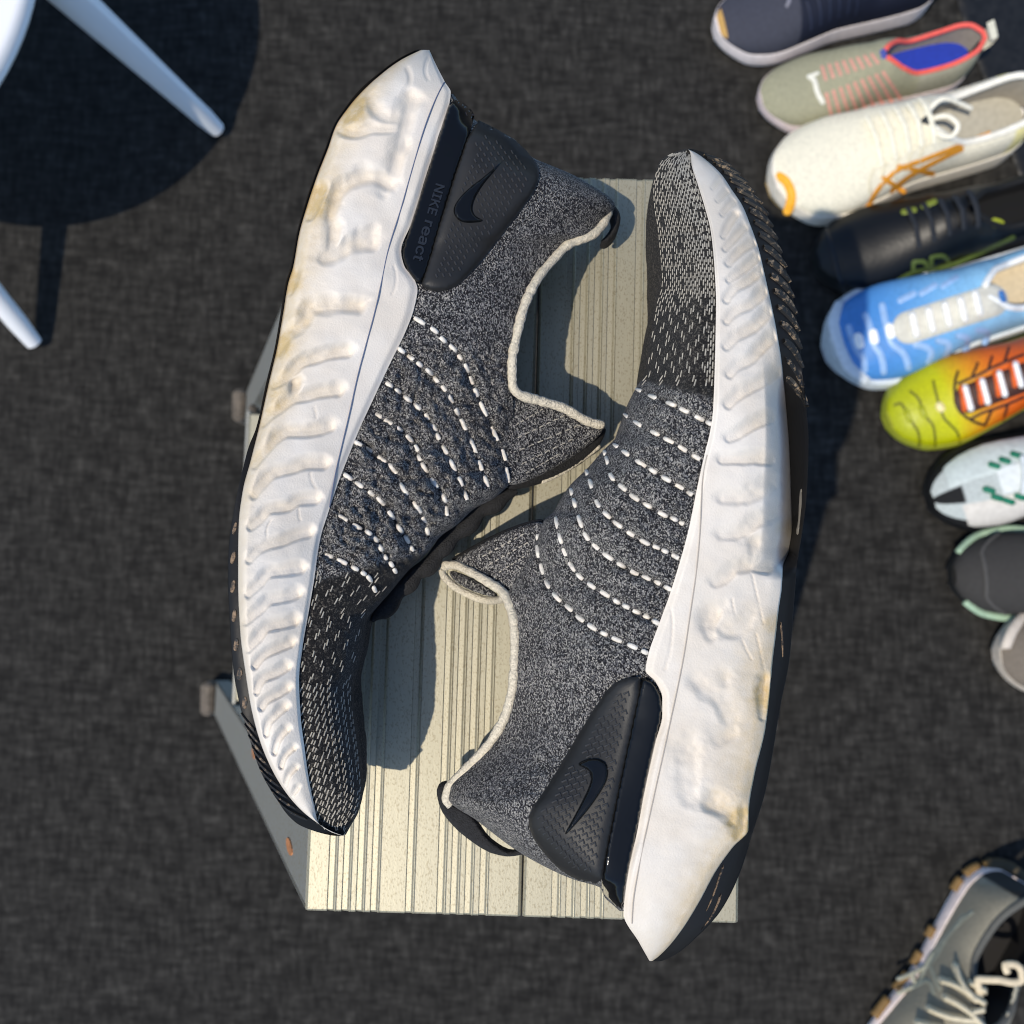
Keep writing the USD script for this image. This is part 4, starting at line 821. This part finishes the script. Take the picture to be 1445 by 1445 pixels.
# taupe shoe with a cream edge
I1 = Shoe('taupe sneaker with a cream toe rim, lowest in the row', (1410, 926), (1764, 902), (112, 104, 94), sole=(190, 180, 166), lining=(60, 56, 52), zsole=.030)
I1.band('toe_rim', [(.86, -.99), (.955, -.7), (.985, -.3)], .006, (200, 190, 176), .6, .8, .002)
# grey runner at the bottom right
J1 = Shoe('grey running shoe with loose cream laces in the bottom right corner', (1252, 1602), (1436, 1240), lambda t, q: [(142, 136, 120) if a > .05 else (52, 52, 51) for a in t], sole=(222, 206, 200), lining=(30, 28, 27), collar=(84, 84, 80), zsole=.019, under=(140, 112, 66), wide=1.06, flare=1.09)
for pts in ([(1268,1402),(1293,1391),(1308,1384),(1318,1402)], [(1296,1390),(1303,1372),(1314,1350),(1345,1312),(1372,1287)], [(1268,1382),(1292,1372),(1310,1362),(1340,1318),(1360,1292)], [(1312,1358),(1318,1376),(1326,1396)], [(1286,1374),(1292,1388)]): J1.stroke('side_stripe', pts, 5, (150, 150, 134), .5)
for pts in ([(1330,1384),(1352,1392),(1378,1412)], [(1312,1424),(1345,1436),(1380,1440)], [(1335,1408),(1362,1424),(1390,1452)], [(1350,1364),(1358,1388),(1376,1408),(1402,1420),(1426,1412),(1433,1394)], [(1372,1388),(1390,1398),(1404,1404)], [(1296,1444),(1330,1452)], [(1372,1430),(1398,1424),(1420,1430)]): J1.stroke('lace', pts, 9, (206, 194, 166), .75, .010)
J1.loop([(.40, -.016, .092), (.355, -.026, .092), (.325, -.010, .094), (.305, .006, .094), (.285, .012, .094), (.262, .008, .094), (.252, -.002, .094), (.268, -.010, .094), (.288, -.004, .094)], .0036, (206, 190, 160))
for (a, b) in ((-.02, .02), (.03, .08), (.10, .15), (.30, .34), (.40, .45), (.49, .56), (.60, .68)): 
    q_ = np.linspace(a, b, 6); v = tube(np.array([J1.W(k, -(WK(np.clip(k, 0, 1)) * J1.k * 1.09 + .002), .010) for k in q_]), .005, 9, 1.0); obj('tread_pod', v, mat_of((120, 94, 56), .7), J1.sole, True)
q_ = np.linspace(-1, 1, 9); obj('tread_pod', tube(np.array([J1.W(-.02 + .03 * k * k, .024 * k, .010) for k in q_]), .007, 9, 1.0), mat_of((72, 64, 48), .7), J1.sole, True)

# black vinyl sheet behind the heels in the top right corner
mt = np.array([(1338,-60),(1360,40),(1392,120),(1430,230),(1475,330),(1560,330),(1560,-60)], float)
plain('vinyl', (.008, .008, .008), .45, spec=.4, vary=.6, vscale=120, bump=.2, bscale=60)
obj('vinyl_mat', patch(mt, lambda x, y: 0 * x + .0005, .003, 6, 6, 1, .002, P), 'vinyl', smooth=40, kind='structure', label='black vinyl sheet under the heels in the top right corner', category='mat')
